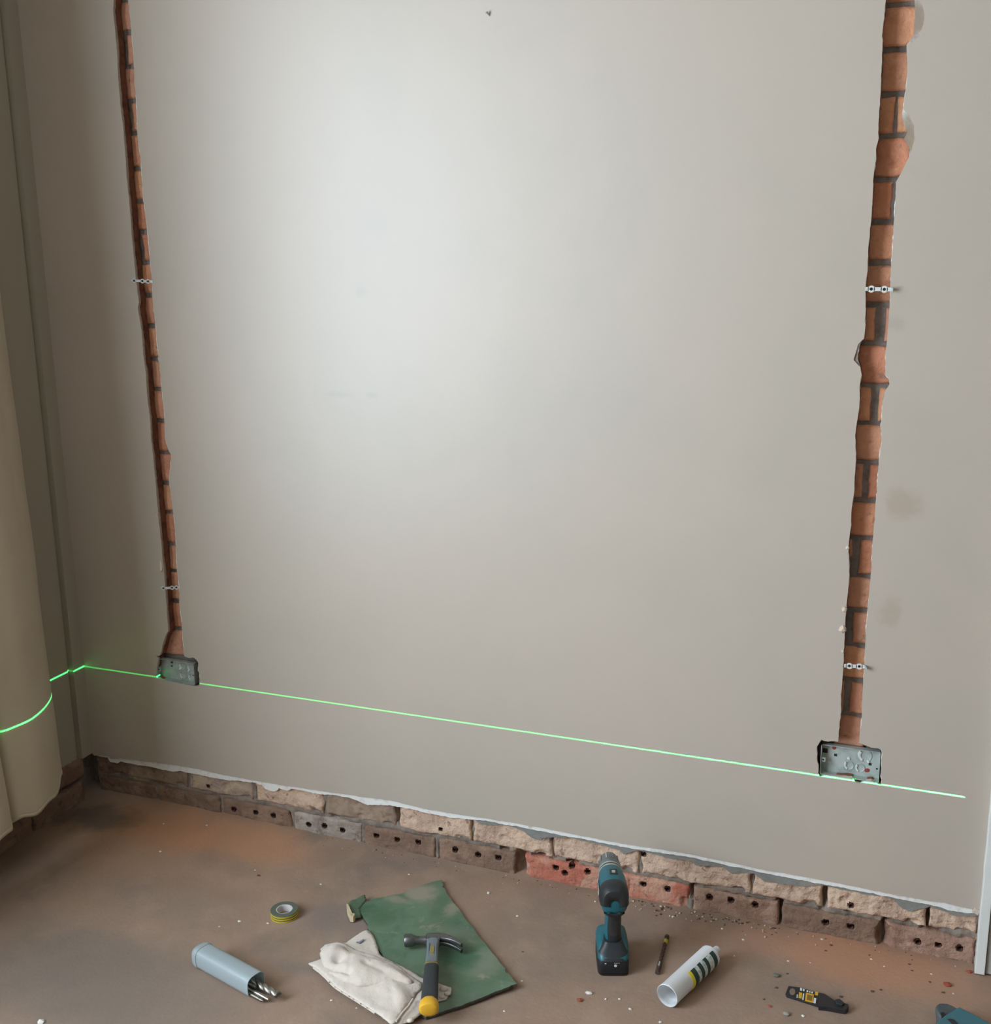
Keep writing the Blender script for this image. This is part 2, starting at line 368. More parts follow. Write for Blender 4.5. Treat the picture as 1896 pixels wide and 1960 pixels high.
REND_B = [(906,1566),(918,1577),(940,1580),(953,1578),(978,1581),(1004,1592),(1016,1602),(1035,1608),(1039,1603.5),(1089,1602),(1121,1610),(1156,1618),(1187,1627),(1194,1635),(1222,1627),
          (1263,1638),(1325,1649),(1332,1656),(1383,1658),(1398,1671),(1442,1671),(1464,1687),(1538,1697),(1567,1693),(1589,1697),(1655,1711),(1710,1721),(1725,1737),(1743,1744),
          (1780,1734),(1824,1752),(1872,1753)]
def wl(pts, y): return [Vector((q.x, q.z)) for q in (W(u, v, y) for u, v in pts)]
def up_ext(p, sgn, seed):      # carries a chase edge on to the ceiling, beyond the top of the frame
    out = []; z = p.y + .06
    while z < ZC - .02:
        out.append(Vector((p.x + .004 * noise.noise(Vector((z * 9, seed, 0))), z))); z += .06
    out.append(Vector((p.x, ZC))); return out
def wall_outline(y, lcl, lbox, lcr, rcl, rbox, rcr, bottom, amp, seed):
    A, B, C_, D, E_, G = (wl(q, y) for q in (lcl, lbox, lcr, rcl, rbox, rcr))
    bt = wl(bottom, y) if bottom else [Vector((XL, .152)), Vector((XR, .152))]
    bt[0].x = XL; bt[-1].x = XR + .01
    left = jag(up_ext(A[0], -1, 1)[::-1] + A + B + C_ + up_ext(C_[-1], 1, 2), .006, amp, seed, False)
    right = jag(up_ext(D[0], -1, 3)[::-1] + D + E_ + G + up_ext(G[-1], 1, 4), .006, amp, seed + 3, False)
    b = jag(bt, .006, amp * 1.2, seed + 6, False)
    return [Vector((XL, ZC))] + left + right + [Vector((XR + .01, ZC))] + b[::-1]
def slab(poly, y0, y1): return MB().prism(poly, lambda p: Vector((p.x, y0, p.y)), lambda p: Vector((p.x, y1, p.y)), 1, 0)
wall = slab(wall_outline(YP, LCL, LBOX, LCR, RCL_S, RBOX, RCR_S, SKIM_B, .0011, 0), YP, YP + .004).build('wall_back', [m_paint, m_skim_edge])
tag(wall, kind='structure'); ABS[wall.name] = Vector((0, 0, 0))
slab(wall_outline(YP + .005, LCL, LBOX, LCR, RCL, RBOX, RCR_B, BASE_B, .0016, 2), YP + .004, -.001).build('plaster_base', [m_white, m_base], wall)
core_o = wall_outline(YP + .005, LCL, LBOX, LCR, RCL, RBOX, RCR_B, None, .001, 4)
slab(core_o, .0005, .021).build('brick_core', [m_core, m_core], wall)
rb = wl(REND_B, YP + .009); rb[-1].x = XR + .005
rb = jag(rb, .005, .0018, 9, False)
slab([Vector((rb[0].x, .165)), Vector((rb[-1].x, .165))] + rb[::-1], YP + .0075, .0).build('render_band', [m_render, m_render], wall)
# chip in the plaster lip at the right end
MB().box(W(1868, 1743, -.012), (.016, .012, .014), Matrix.Rotation(.5, 3, 'Y')).build('plaster_base', m_base, wall, bevel=.003, origin='auto', world=True)

def rough_block(x0, x1, z0, z1, yf, yb, step=.006, amp=.003, holes=(), seed=0, edge=.003, corner=.004, cav=()):
    nx = max(3, int((x1 - x0) / step)); nz_ = max(3, int((z1 - z0) / step)); m = MB(); vs = []
    for j in range(nz_ + 1):
        for i in range(nx + 1):
            s, t = i / nx, j / nz_
            x = x0 + (x1 - x0) * s; z = z0 + (z1 - z0) * t
            dx = min(s, 1 - s) * (x1 - x0); dz = min(t, 1 - t) * (z1 - z0); d = min(dx, dz)
            fal = max(0, 1 - d / .012)
            x += edge * fal * nz3((x, z, seed), 34, seed); z += edge * .8 * fal * nz3((x, z, seed + 9), 34, seed)
            y = yf + amp * (nz3((x, z, seed), 11, seed) + .6 * nz3((x, z, seed), 37, seed) + .35 * nz3((x, z, seed), 90, seed)) + corner * max(0, 1 - d / .006) ** 1.5
            for (hx, hz, r) in holes:
                h = math.hypot(x - hx, (z - hz)) / r
                if h < 1.15: y += .022 * max(0, min(1, (1.15 - h) / .25))
            for (hx, hz, rx, rz_, dep) in cav:
                h = math.hypot((x - hx) / rx, (z - hz) / rz_) + .35 * nz3((x, z, 7), 60, seed)
                if h < 1: y += dep * min(1, (1 - h) / .3)
            vs.append((x, min(y, yb - .001), z))
    fs = [(j * (nx + 1) + i, j * (nx + 1) + i + 1, (j + 1) * (nx + 1) + i + 1, (j + 1) * (nx + 1) + i) for j in range(nz_) for i in range(nx)]
    rim = [i for i in range(nx + 1)] + [j * (nx + 1) + nx for j in range(1, nz_ + 1)] + [nz_ * (nx + 1) + i for i in range(nx - 1, -1, -1)] + [j * (nx + 1) for j in range(nz_ - 1, 0, -1)]
    b0 = len(vs); vs += [(vs[k][0], yb, vs[k][2]) for k in rim]; n = len(rim)
    fs += [(rim[k], b0 + k, b0 + (k + 1) % n, rim[(k + 1) % n]) for k in range(n)]
    fs.append(tuple(b0 + k for k in range(n)))
    m.add(vs, fs); return m
def brick(x0, x1, z0, z1, yf, yb, mt, **kw):
    b = rough_block(x0, x1, z0, z1, yf, yb, **kw).build('brick', mt, wall, smooth=True, angle=70, origin='auto', world=True)
    for (hx, hz_, r) in kw.get('holes', ()):                      # each perforation is a small open cup sunk into the face
        c = Vector((hx, yf, hz_)) - ABS[b.name]; r = r * (.85 + .3 * abs(nz3((hx, 0, hz_), 50)))
        MB().lathe([(r * 1.04, -.0012), (r * .93, .001), (r * .88, .012), (r * .8, .030), (0, .031)], c, (0, 1, 0), 16).build('hole', m_perf, b, smooth=True)
    return b

# chase bricks: one piece for every course the groove uncovers, two where a perpend falls in it
YL = [1256,1203,1150,1092,1041,980,925,866,805,745,687,624,565,503,444,385,323,255,193,128,63,0]
YR = [1434,1368,1302,1235,1168,1102,1030,958,885,810,738,657,583,503,425,343,260,180,95,8]
def xat(tab, v): 
    for (a, b) in zip(tab, tab[1:]):
        lo_, hi_ = sorted((a, b), key=lambda q: q[1])
        if lo_[1] <= v <= hi_[1] and hi_[1] > lo_[1]: return lo_[0] + (hi_[0] - lo_[0]) * (v - lo_[1]) / (hi_[1] - lo_[1])
    return tab[0][0] if abs(v - tab[0][1]) < abs(v - tab[-1][1]) else tab[-1][0]
YC = .024
def chase(ylist, tl, tr, perp_rows, seed):
    for k in range(len(ylist) + 2):
        if k + 1 < len(ylist):
            va, vb = ylist[k], ylist[k + 1]
            z0 = W((xat(tl, va) + xat(tr, va)) / 2, va, YC).z; z1 = W((xat(tl, vb) + xat(tr, vb)) / 2, vb, YC).z
            vm = [va + (vb - va) * q for q in (0, .25, .5, .75, 1)]
            xa = min(W(xat(tl, v), v, YP).x for v in vm) - .012; xb = max(W(xat(tr, v), v, YP).x for v in vm) + .008
            last = (z0, z1, xa, xb)
        else:
            z0 = last[1] + .0; z1 = z0 + .085; xa, xb = last[2], last[3]; last = (z0, z1, xa, xb)
        g = .0058
        kw = dict(step=.005, amp=.004, edge=.003, corner=.003)
        if k in perp_rows:
            u, v, q = perp_rows[k]
            xm = W(u, v, YC).x; q -= .006
            brick(xa, xm - .006 - q, z0 + g, z1 - g, YC + .001, .045, m_chase, seed=seed + k, **kw)
            if xb - (xm + .006 + q) > .004: brick(xm + .006 + q, xb, z0 + g, z1 - g, YC - .001, .045, m_chase, seed=seed + k + .5, **kw)
        else:
            brick(xa, xb, z0 + g, z1 - g, YC, .045, m_chase, seed=seed + k, cav=((xa + (xb - xa) * (.35 + .4 * ((k * 37) % 10) / 10), z0 + .03 + .02 * ((k * 13) % 5) / 5, .005, .004, .006),), **kw)
chase(YL, LCL, LCR[::-1], {1: (325, 1180, .006), 3: (319, 1068, .008), 5: (308, 950, .008), 7: (297, 838, .005), 9: (287, 765, .006), 13: (266, 470, .010), 17: (245, 222, .009), 19: (237, 95, .009)}, 10)
chase(YR, RCL, RCR_B[::-1], {1: (1620, 1335, .007), 3: (1624, 1200, .009), 5: (1636, 1066, .009), 7: (1656, 922, .007), 9: (1673, 775, .009), 11: (1684, 620, .011), 14: (1710, 385, .004), 16: (1714, 222, .004)}, 60)
# mortar seen behind and between the bricks
def mortar_y(x, z): return .033 + .002 * nz3((x, z, 0), 60)
mo = MB()
mo.add([(XL - .1, .046, -.05), (XR + .6, .046, -.05), (XR + .6, .046, ZC), (XL - .1, .046, ZC), (XL - .1, .16, -.05), (XR + .6, .16, -.05), (XR + .6, .16, ZC), (XL - .1, .16, ZC)],
       [(0, 1, 2, 3), (4, 5, 6, 7), (0, 1, 5, 4), (1, 2, 6, 5), (2, 3, 7, 6), (3, 0, 4, 7)])
for (xa, xb, za, seed) in ((-.24, -.02, .40, 0), (1.63, 1.83, .40, 5)):       # mortar beds in the chases
    nx, nz_ = 24, 240; z1 = ZC - .01
    mo.add([(xa + (xb - xa) * i / nx, .0295 + .002 * nz3((xa + (xb - xa) * i / nx, za + (z1 - za) * j / nz_, seed), 60), za + (z1 - za) * j / nz_) for j in range(nz_ + 1) for i in range(nx + 1)],
           [(j * (nx + 1) + i, j * (nx + 1) + i + 1, (j + 1) * (nx + 1) + i + 1, (j + 1) * (nx + 1) + i) for j in range(nz_) for i in range(nx)])
mo.build('mortar', m_mortar, wall, smooth=True, angle=60); mo = MB()
nx, nz_ = 420, 26; za, zb = -.01, .165                                            # mortar in the two bared courses
CAV = [(W(998, 1657).x, .035, .017, .05), (W(1325, 1728).x, .05, .008, .02), (W(1490, 1748).x, .04, .010, .04), (W(1574, 1718).x, .11, .012, .045), (W(1692, 1797).x, .03, .015, .04),
       (W(765, 1567).x, .115, .010, .03), (W(168, 1470).x, .08, .03, .1), (W(1040, 1640).x, .068, .03, .01), (W(965, 1630).x, .068, .012, .010), (W(1780, 1780).x, .08, .02, .04), (W(640, 1565).x, .068, .012, .008)]
def hl(pts, r=.0066): return [(q.x, q.z, r) for q in (W(u, v) for u, v in pts)]
HL = hl([(447,1549),(489,1555),(523,1561),(591,1578),(621,1581),(655,1589),(720.5,1599),(760,1607),(800,1612),(870,1627),(915,1636),(953,1641.5),(1064,1660),(1094,1657),(1082,1670),(1125,1668),
         (1231,1692),(1277,1702),(1357,1718),(1398,1722.5),(1445,1732),(1580,1765),(1627,1773),(1756,1802.6),(1795,1808),(1836,1815)])
HU = hl([(399,1504),(844,1586),(1628,1733),(1231,1635)], .005)
LOW = [XL, -.2375, -.0063, .2342, .4631, .6905, .934, 1.1675, 1.3934, 1.6136, 1.8535, XR + .004]
UPP = [XL, -.345, -.1167, .1107, .3445, .5717, .7987, 1.026, 1.2609, 1.5423, 1.7133, 1.949, XR + .004]
vs = []
for j in range(nz_ + 1):
    for i in range(nx + 1):
        x = XL + (XR + .01 - XL) * i / nx; z = za + (zb - za) * j / nz_
        y = .0035 + .006 * nz3((x, z, 0), 22) + .004 * nz3((x, z, 4), 70)
        for (cx_, cz_, rx, rz_) in CAV:
            h = math.hypot((x - cx_) / rx, (z - cz_) / rz_)
            if h < 1.2: y += .034 * min(1, (1.2 - h) / .5)
        pd = min(abs(x - q) for q in (LOW if z < .068 else UPP))
        inner = max(0, min(1, (abs(z - .068) - .009) / .006)) * max(0, min(1, (pd - .007) / .006)) * max(0, min(1, (.142 - z) / .006))
        y += .016 * inner
        for (hx, hz_, r) in HL + HU:
            if abs(x - hx) < .014 and abs(z - hz_) < .014: y += .034
        vs.append((x, min(y, .042), z))
mo.add(vs, [(j * (nx + 1) + i, j * (nx + 1) + i + 1, (j + 1) * (nx + 1) + i + 1, (j + 1) * (nx + 1) + i) for j in range(nz_) for i in range(nx)])
mo.build('mortar', m_bed, wall, smooth=True, angle=60)

# the two courses bared below the plaster
LOWM = [m_brown, m_brown, m_brown, m_grey, m_brown, m_brown, m_red, m_red, m_pinkb, m_brown, m_pinkb]
UPPM = [m_brown, m_upper_l, m_pale, m_upper, m_upper_l, m_upper, m_upper, m_upper, m_upper, m_upper, m_upper, m_upper]
for k, (a, b) in enumerate(zip(LOW, LOW[1:])):
    ga = .012 if k == 6 else .005; gb = .014 if k == 5 else .005
    cav = []
    if k == 9: cav = [(W(1692, 1797).x, .03, .020, .035, .012)]
    if k == 10: cav = [(W(1692, 1797).x, .03, .018, .04, .02), (W(1780, 1783).x, .066, .03, .01, .015)]
    if k == 6: cav = [(.945, .02, .02, .03, .012)]
    if k == 7: cav = [(W(1205, 1685).x, .03, .006, .02, .006), (W(1310, 1730).x, .01, .012, .02, .01)]
    brick(a + ga, b - gb, -.006, .0615, -.001, .04, LOWM[k], step=.0036, amp=.0035, holes=[h for h in HL if a < h[0] < b], seed=100 + k, edge=.005, corner=.005, cav=cav)
for k, (a, b) in enumerate(zip(UPP, UPP[1:])):
    ga = gb = .0045 if k < 5 else .003
    if k == 5: ga = .009
    if k == 10: ga = .010
    brick(a + ga, b - gb, .074, .150, -.002, .04, UPPM[k], step=.0042, amp=.0070 if k > 2 else .0045, holes=[h for h in HU if a < h[0] < b], seed=200 + k, edge=.006, corner=.005,
          cav=[(a + .05 + .1 * ((k * 7) % 5) / 5, .085 + .03 * ((k * 3) % 4) / 4, .014, .010, .006), (b - .03, .078, .02, .008, .01)])

# ---------------------------------------------------------------- setting: left wall with the window opening, door casing
XI = XL - .014                                                        # face beyond the vertical groove
def lw_bottom(y): return .136 + .004 * nz3((y, 0, 0), 30)
lw = MB()
lw.box((XL - .10, -.034, (ZC + .14) / 2), (.2, .052, ZC - .14))         # strip in the corner
def panel(y0, y1, z0, z1, x=XI): lw.box((x - .09, (y0 + y1) / 2, (z0 + z1) / 2), (.18, y1 - y0, z1 - z0))
panel(WIN['y1'], -.069, .14, ZC); panel(YB, WIN['y0'], 0, ZC); panel(WIN['y0'], WIN['y1'], .14, WIN['z0']); panel(WIN['y0'], WIN['y1'], WIN['z1'], ZC)
lw.box((XL - .12, -.066, ZC / 2 + .07), (.2, .014, ZC - .14))           # bottom of the groove
lwo = lw.build('wall_left', m_left); tag(lwo, kind='structure'); ABS[lwo.name] = Vector((0, 0, 0))
for k, (a, b, z0, z1) in enumerate([(-.15, -.045, .076, .146), (-.385, -.165, .076, .146), (-.26, -.055, -.005, .062), (-.50, -.27, -.005, .062), (-.63, -.40, .076, .146)]):
    q = rough_block(a, b, z0, z1, 0, .06, step=.006, amp=.004, seed=300 + k, edge=.005)
    q.v = [Vector((XL - .012 - p.y, p.x, p.z)) for p in q.v]
    q.build('brick', m_brown, lwo, smooth=True, angle=70, origin='auto', world=True)
MB().box((XL - .085, -1.2, .073), (.06, 2.5, .15)).build('mortar', m_mortar, lwo)
# window frame in the opening
wf = MB(); yw0, yw1, zw0, zw1 = WIN['y0'], WIN['y1'], WIN['z0'], WIN['z1']; xw = XL - .13
for (y, z, sy, sz) in (((yw0 + yw1) / 2, zw0 + .03, yw1 - yw0, .06), ((yw0 + yw1) / 2, zw1 - .03, yw1 - yw0, .06), (yw0 + .03, (zw0 + zw1) / 2, .06, zw1 - zw0), (yw1 - .03, (zw0 + zw1) / 2, .06, zw1 - zw0)):
    wf.box((xw, y, z), (.05, sy, sz))
tag(wf.build('window_1', m_wood, bevel=.004), kind='structure')
# door casing at the right end of the wall
cz = [i * .03 for i in range(int(ZC / .03) + 1)]
def strip(xa, xb, yf, yb, seed, amp):
    m = MB(); rings = []
    for z in cz:
        w = amp * nz3((0, z, seed), 14, seed) + amp * .6 * nz3((0, z, seed), 45, seed)
        z_ = max(z, .004)
        rings.append([Vector((xa + w, yf + .3 * w, z_)), Vector((xb, yf, z_)), Vector((xb, yb, z_)), Vector((xa + w * .5, yb, z_))])
    return m.loft(rings)
tr = strip(XR, XR + .021, -.046, .0, 1, .0022).build('trim_1', m_wood, bevel=.0015); tag(tr, kind='structure')
tr2 = strip(XR + .0225, XR + .13, -.038, .0, 2, .0006).build('trim_2', m_wood_shade, bevel=.0015); tag(tr2, kind='structure')
tag(MB().box(((XR + .131 + XE) / 2, .01, ZC / 2), (XE - XR - .131, .06, ZC)).build('wall_side', m_room), kind='structure')

# ================================================================ curtain
m_cur = mat('beige_curtain_cloth', (216, 202, 176), .9, sheen=.2, trl=.30, world=True, mix=[(6, .4, .7, (206, 190, 164), .5)], bump=[(500, .15, .001), (10, .1, .01)])
plan = [(-.45, -.19), (-.415, -.205), (-.383, -.236), (-.357, -.276), (-.332, -.33), (-.316, -.386), (-.319, -.43), (-.3285, -.469), (-.352, -.481), (-.338, -.489), (-.320, -.505), (-.298, -.55), (-.305, -.60),
        (-.325, -.64), (-.352, -.65), (-.315, -.665), (-.302, -.70), (-.300, -.75), (-.325, -.82), (-.375, -.86), (-.345, -.89), (-.325, -.95), (-.345, -1.02), (-.395, -1.05), (-.365, -1.08), (-.350, -1.16), (-.385, -1.24), (-.43, -1.28)]  # folds out of frame are shaped to block window light near the corner
def cat(pts, k=6):
    out = []
    for i in range(len(pts) - 1):
        p0, p1, p2, p3 = (Vector(pts[max(0, min(len(pts) - 1, i + j))]) for j in (-1, 0, 1, 2))
        for t in (q / k for q in range(k)):
            out.append(.5 * (2 * p1 + (p2 - p0) * t + (2 * p0 - 5 * p1 + 4 * p2 - p3) * t * t + (3 * p1 - p0 - 3 * p2 + p3) * t ** 3))
    out.append(Vector(pts[-1])); return out
pl_ = cat(plan)
DX = [(.1, .016), (.2, .011), (.415, 0), (.6, -.007), (.8, -.016), (1.0, -.027), (1.2, -.039), (1.4, -.053), (1.8, -.075), (2.6, -.10)]
def dxz(z):
    for (a, b) in zip(DX, DX[1:]):
        if z <= b[0]: return a[1] + (b[1] - a[1]) * max(0, (z - a[0])) / (b[0] - a[0])
    return DX[-1][1]
rows = []
NZC = 64
for j in range(NZC + 1):
    r = []
    for i, p in enumerate(pl_):
        s = i / len(pl_)
        zb = .163 + .022 * math.exp(-((p.y + .25) / .07) ** 2) + .006 * math.sin(i * .5)
        z = zb + (2.60 - zb) * (j / NZC) ** 1.3
        k = max(0, min(1, (p.x + .45) / .1)) * max(.6, min(1, 1 - (-p.y - .6) / .4))
        x = max(XI + .012, p.x + dxz(z) * k + .004 * nz3((p.x, p.y, z), 5, 2))
        r.append((x, p.y + .010 * nz3((p.x, p.y, z * .5), 3, 8), z))
    rows.append(r)
n = len(pl_)
cm = MB().add([p for r in rows for p in r], [(j * n + i, j * n + i + 1, (j + 1) * n + i + 1, (j + 1) * n + i) for j in range(NZC) for i in range(n - 1)])
cur = thing('curtain', 'long pale beige curtain hanging in folds at the left wall', 'curtain', (-.38, -.6, .15))
cm.v = [p - Vector((-.38, -.6, .15)) for p in cm.v]
cm.build('drape', m_cur, cur, smooth=True, angle=180, solid=.0025)
hm = MB().add([Vector(p) - Vector((-.38, -.6, .15)) for p in [(x + .002, y - .001, z + .001) for x, y, z in rows[0]] + [(x + .002, y - .001, z + .012) for x, y, z in rows[0]]], [(i, i + 1, n + i + 1, n + i) for i in range(n - 1)])
hm.build('hem', m_cur, cur, smooth=True, angle=180, solid=.002)
m_steel = mat('galvanised_steel', (172, 178, 172), .5, metal=.2, mix=[(30, .4, .65, (142, 150, 145), .8), (80, .5, .7, (168, 174, 172), .6)], bump=[(60, .15, .001)])
m_bright = mat('zinc_and_highlight', (226, 229, 226), .32, metal=.35)  # zinc of straps and screws; its pale tone also paints the knockout highlights
m_hole_shade = mat('hole_shade', (34, 28, 26), .9)  # flat dark pieces in this colour stand in for shade inside openings
m_rust = mat('red_paint_mark', (132, 54, 48), .7)
rail = MB(); rail.tube([(XI + .05, -1.5, 2.62), (XI + .05, -.12, 2.62)], .011, 12)
for y in (-.14, -.75, -1.45): rail.tube([(XI - .001, y, 2.62), (XI + .05, y, 2.62)], .006, 8)
tag(rail.build('curtain_rail', m_steel, origin='auto'), 'thin metal curtain rail on the left wall carrying the beige curtain', 'rail')

# ================================================================ back boxes in the wall
def back_box(tl, br, yb, label, right):
    a = W(*tl, yb); b = W(*br, yb); w = b.x - a.x; h = a.z - b.z
    o = Vector(((a.x + b.x) / 2, yb, b.z)); t = thing('junction_box', label, 'junction box', o)
    bm_ = MB(); hw = w / 2; yf = -.020; th = .0013
    bm_.box((0, th / 2, h / 2), (w, th, h))
    for s in (-1, 1): bm_.box((s * (hw - th / 2), yf / 2, h / 2), (th, -yf, h))
    bm_.box((0, yf / 2, th / 2), (w, -yf, th)); bm_.box((0, (yf + .006) / 2, h - th / 2), (w, -yf - .006, th))
    bm_.build('body', m_steel, t)
    ks = [(.10, .26), (.10, .72), (.32, .24), (.32, .70)] if not right else [(-.02, .33), (.17, .30), (.24, .74)]
    for i, (kx, kz) in enumerate(ks):
        r = .0105 if not right else (.0105 if i < 2 else .015)
        c = Vector((kx * w if not right else kx * w, 0, kz * h))
        q = MB().lathe([(0, -.0002), (r * .8, -.0008), (r, -.0016), (r * 1.06, -.0006), (r * 1.12, .0002)], c, (0, 1, 0), 28).build('knockout', m_steel, t, smooth=True)
        k = MB().lathe([(r * .62, -.0006), (r * .68, -.0030), (r * .98, -.0034), (r * 1.06, -.0006)], c, (0, 1, 0), 16, a0=2.0, a1=3.9).build('highlight_crescent', m_bright, q, smooth=True)  # pale crescent: highlight on the knockout put into colour and shape
    for (kx, kz, r) in ([(-.19, .82, .0028), (-.20, .64, .0024), (.44, .33, .004)] if not right else [(-.44, .72, .0055), (-.26, .62, .003), (.33, .47, .003)]):
        MB().box((kx * w, -.0006, kz * h), (r * 2, .0012, r * 2)).build('slot', m_hole_shade, t)
    for (kx, kz) in ([(.02, .55), (.25, .52)] if not right else [(-.03, .56), (.30, .55)]):
        s = MB().lathe([(0, -.003), (.0025, -.0028), (.0034, -.0012), (.0034, 0)], (kx * w, 0, kz * h), (0, 1, 0), 14).build('screw', m_bright, t, smooth=True)
    for s, kz in ((1, .45), (-1, .5)):
        lg = MB().box((s * (hw - .006), -.016, kz * h), (.010, .0015, .011)).build('lug', m_steel, t, bevel=.0004)
        MB().lathe([(0, -.0172), (.0022, -.0172), (.0022, -.0166)], (s * (hw - .006), 0, kz * h), (0, 1, 0), 12).build('lug_hole', m_hole_shade, lg)
    if right:
        for (kx, kz) in ((-.29, .86), (.28, .24), (.30, .25)):
            MB().lathe([(0, -.0008), (.004, -.0006), (.005, 0)], (kx * w, 0, kz * h), (0, 1, 0), 12).build('paint_mark', m_rust, t)
    return t
back_box((306.5, 1257.5), (381, 1307), .012, 'galvanised back box at the foot of the left chase, in shade near the curtain', False)
back_box((1573, 1420), (1682, 1491.5), .012, 'larger galvanised back box at the foot of the right chase with dark gaps either side', True)

# ================================================================ perforated straps across the chases
def strap(p0, p1, y, holes, label, bend=0.0, wid=.0145):
    a = W(*p0, y); b = W(*p1, y); ln = (b - a).length; ang = math.atan2(-(b.z - a.z), b.x - a.x)
    o = (a + b) / 2; t = thing('metal_strap', label, 'strap', o); t.rotation_euler = (0, ang, 0)
    m = MB(); th = .001; hl_ = ln / 2
    r = wid / 2; hr = .0034
    hs = [-hl_ + ln * q for q in holes]
    for hx in hs:      # ring round each hole
        m.lathe([(hr, 0), (r, 0), (r, -th), (hr, -th), (hr, 0)], (hx, 0, 0), (0, 1, 0), 24)
    ed = [-hl_] + [e for hx in hs for e in (hx - r * .85, hx + r * .85)] + [hl_]
    for e0, e1 in zip(ed[::2], ed[1::2]):
        if e1 - e0 > .0005: m.prism([(e0 - .001, -r * .55), (e1 + .001, -r * .55), (e1 + .001, r * .55), (e0 - .001, r * .55)], lambda p: Vector((p.x, 0, p.y)), lambda p: Vector((p.x, -th, p.y)))
    m.build('band', m_bright, t)
    if bend:
        q = MB(); q.prism([(0, -r * .55), (bend, -r * .5), (bend, r * .5), (0, r * .55)], lambda p: Vector((hl_ + p.x * .35, -p.x * .9, p.y)), lambda p: Vector((hl_ + p.x * .35 + th, -p.x * .9, p.y)))
        q.build('bent_end', m_steel, t)
    for k, hx in enumerate(hs):
        MB().lathe([(0, -.0001), (hr * .9, -.0001)], (hx, .0006, 0), (0, 1, 0), 16).build('hole', m_hole_shade, t)
    nb = MB().lathe([(0, -.002), (.002, -.0018), (.0026, -.0004), (.0026, 0)], (-hl_ + .003, -th, 0), (0, 1, 0), 12).build('nail', m_steel, t, smooth=True)
    return t
strap((1657, 553), (1703, 554), YP - .001, (.22, .76), 'shiny perforated strap across the right chase, the upper one', .016)
strap((1616, 1274), (1654, 1276), YP - .001, (.24, .74), 'shiny perforated strap across the right chase, the lower one above the larger back box', .015)
strap((253, 537), (292, 539), YP - .001, (.09, .5, .78), 'small perforated strap across the left chase, the upper one', 0, .012)
strap((309, 1126), (344, 1124), YP - .001, (.10, .58, .82), 'small dull perforated strap across the left chase, the lower one', 0, .012)

# ================================================================ nail and loose plaster crumbs on the wall
p = W(938, 32, YP)
nl = MB(); d = (Vector((-.5, -.72, .75))).normalized()
nl.tube([p + Vector((0, .004, 0)), p + d * .012], .0016, 8).tube([p + d * .0115, p + d * .0135], .0032, 10)
tag(nl.build('nail', m_steel, origin=p), 'small bent nail sticking out of the plaster high in the middle of the wall', 'nail')
m_crumb = mat('plaster_crumb', (206, 184, 162), .95, bump=[(200, .5, .002)])
def rock(c, s, seed, squash=.7):
    bm = bmesh.new(); bmesh.ops.create_icosphere(bm, subdivisions=1, radius=1)
    m = MB(); vs = []
    for v in bm.verts:
        f = .75 + .5 * (nz3(v.co, 1.3, seed) + .5)
        vs.append(Vector((v.co.x * s[0] * f, v.co.y * s[1] * f, v.co.z * s[2] * f)) + Vector(c))
    m.add(vs, [[v.index for v in f.verts] for f in bm.faces]); bm.free(); return m
for k, (u, v, s, lb) in enumerate([(1612, 1204, .009, 'pinkish plaster crumb clinging to the left edge of the right chase, the largest one'),
                                   (1615, 1167, .007, 'pale plaster crumb on the left edge of the right chase, above the largest crumb'),
                                   (1622, 1048, .005, 'tiny white plaster crumb on the left edge of the right chase, the highest one'),
                                   (1612, 1247, .004, 'tiny plaster crumb on the left edge of the right chase just above the lower strap')]):
    c = W(u, v, YP - .002)
    tag(rock(c, (s, s * .6, s), k + 3).build('plaster_crumb', m_crumb, origin=c), lb, 'crumb', 'plaster crumbs on the chase edge')
for k, (u, v, s, lb) in enumerate([(301, 988, .006, 'thin plaster sliver on the left edge of the left chase, the upper one'), (308, 1085, .011, 'yellowish plaster sliver on the left edge of the left chase above the lower strap')]):
    c = W(u, v, YP - .001)
    tag(rock(c, (s * .45, s * .35, s * 1.8), k + 13).build('plaster_sliver', m_crumb, origin=c), lb, 'crumb')

# ================================================================ torn green board
def BO(u, v): q = F(u, v, .008) - F(850, 1800, 0); return (q.x, q.y, 0)
m_gface = mat('worn_green_face', (84, 104, 80), .75, mix=[(9, .42, .62, (110, 116, 98), .8), (4.5, .45, .62, (92, 118, 92), .8), (6, .52, .66, (56, 92, 66), .8), (17, .58, .70, (142, 132, 116), .75), (60, .55, .8, (100, 118, 98), .5), (200, .6, .8, (124, 130, 112), .3)], bump=[(120, .2, .001)],
            blobs=[(BO(808, 1712), (.055, .05, 1), (150, 138, 120), .75), (BO(758, 1722), (.05, .02, 1), (146, 136, 116), .6), (BO(868, 1738), (.03, .05, 1), (146, 138, 120), .6),
                     (BO(935, 1845), (.05, .09, 1), (128, 130, 112), .55), (BO(880, 1790), (.08, .05, 1), (112, 116, 98), .5), (BO(880, 1835), (.06, .05, 1), (46, 88, 58), .7), (BO(730, 1760), (.04, .05, 1), (58, 92, 64), .6)])
m_gcore = mat('board_core', (196, 176, 142), .95, mix=[(60, .45, .7, (120, 104, 84), .8)])
m_gedge_shade = mat('shaded_board_edge', (60, 62, 54), .9, mix=[(50, .4, .7, (96, 86, 70), .7)])  # dark sides put the shadow at the raised edge into the colour
ZB = .008
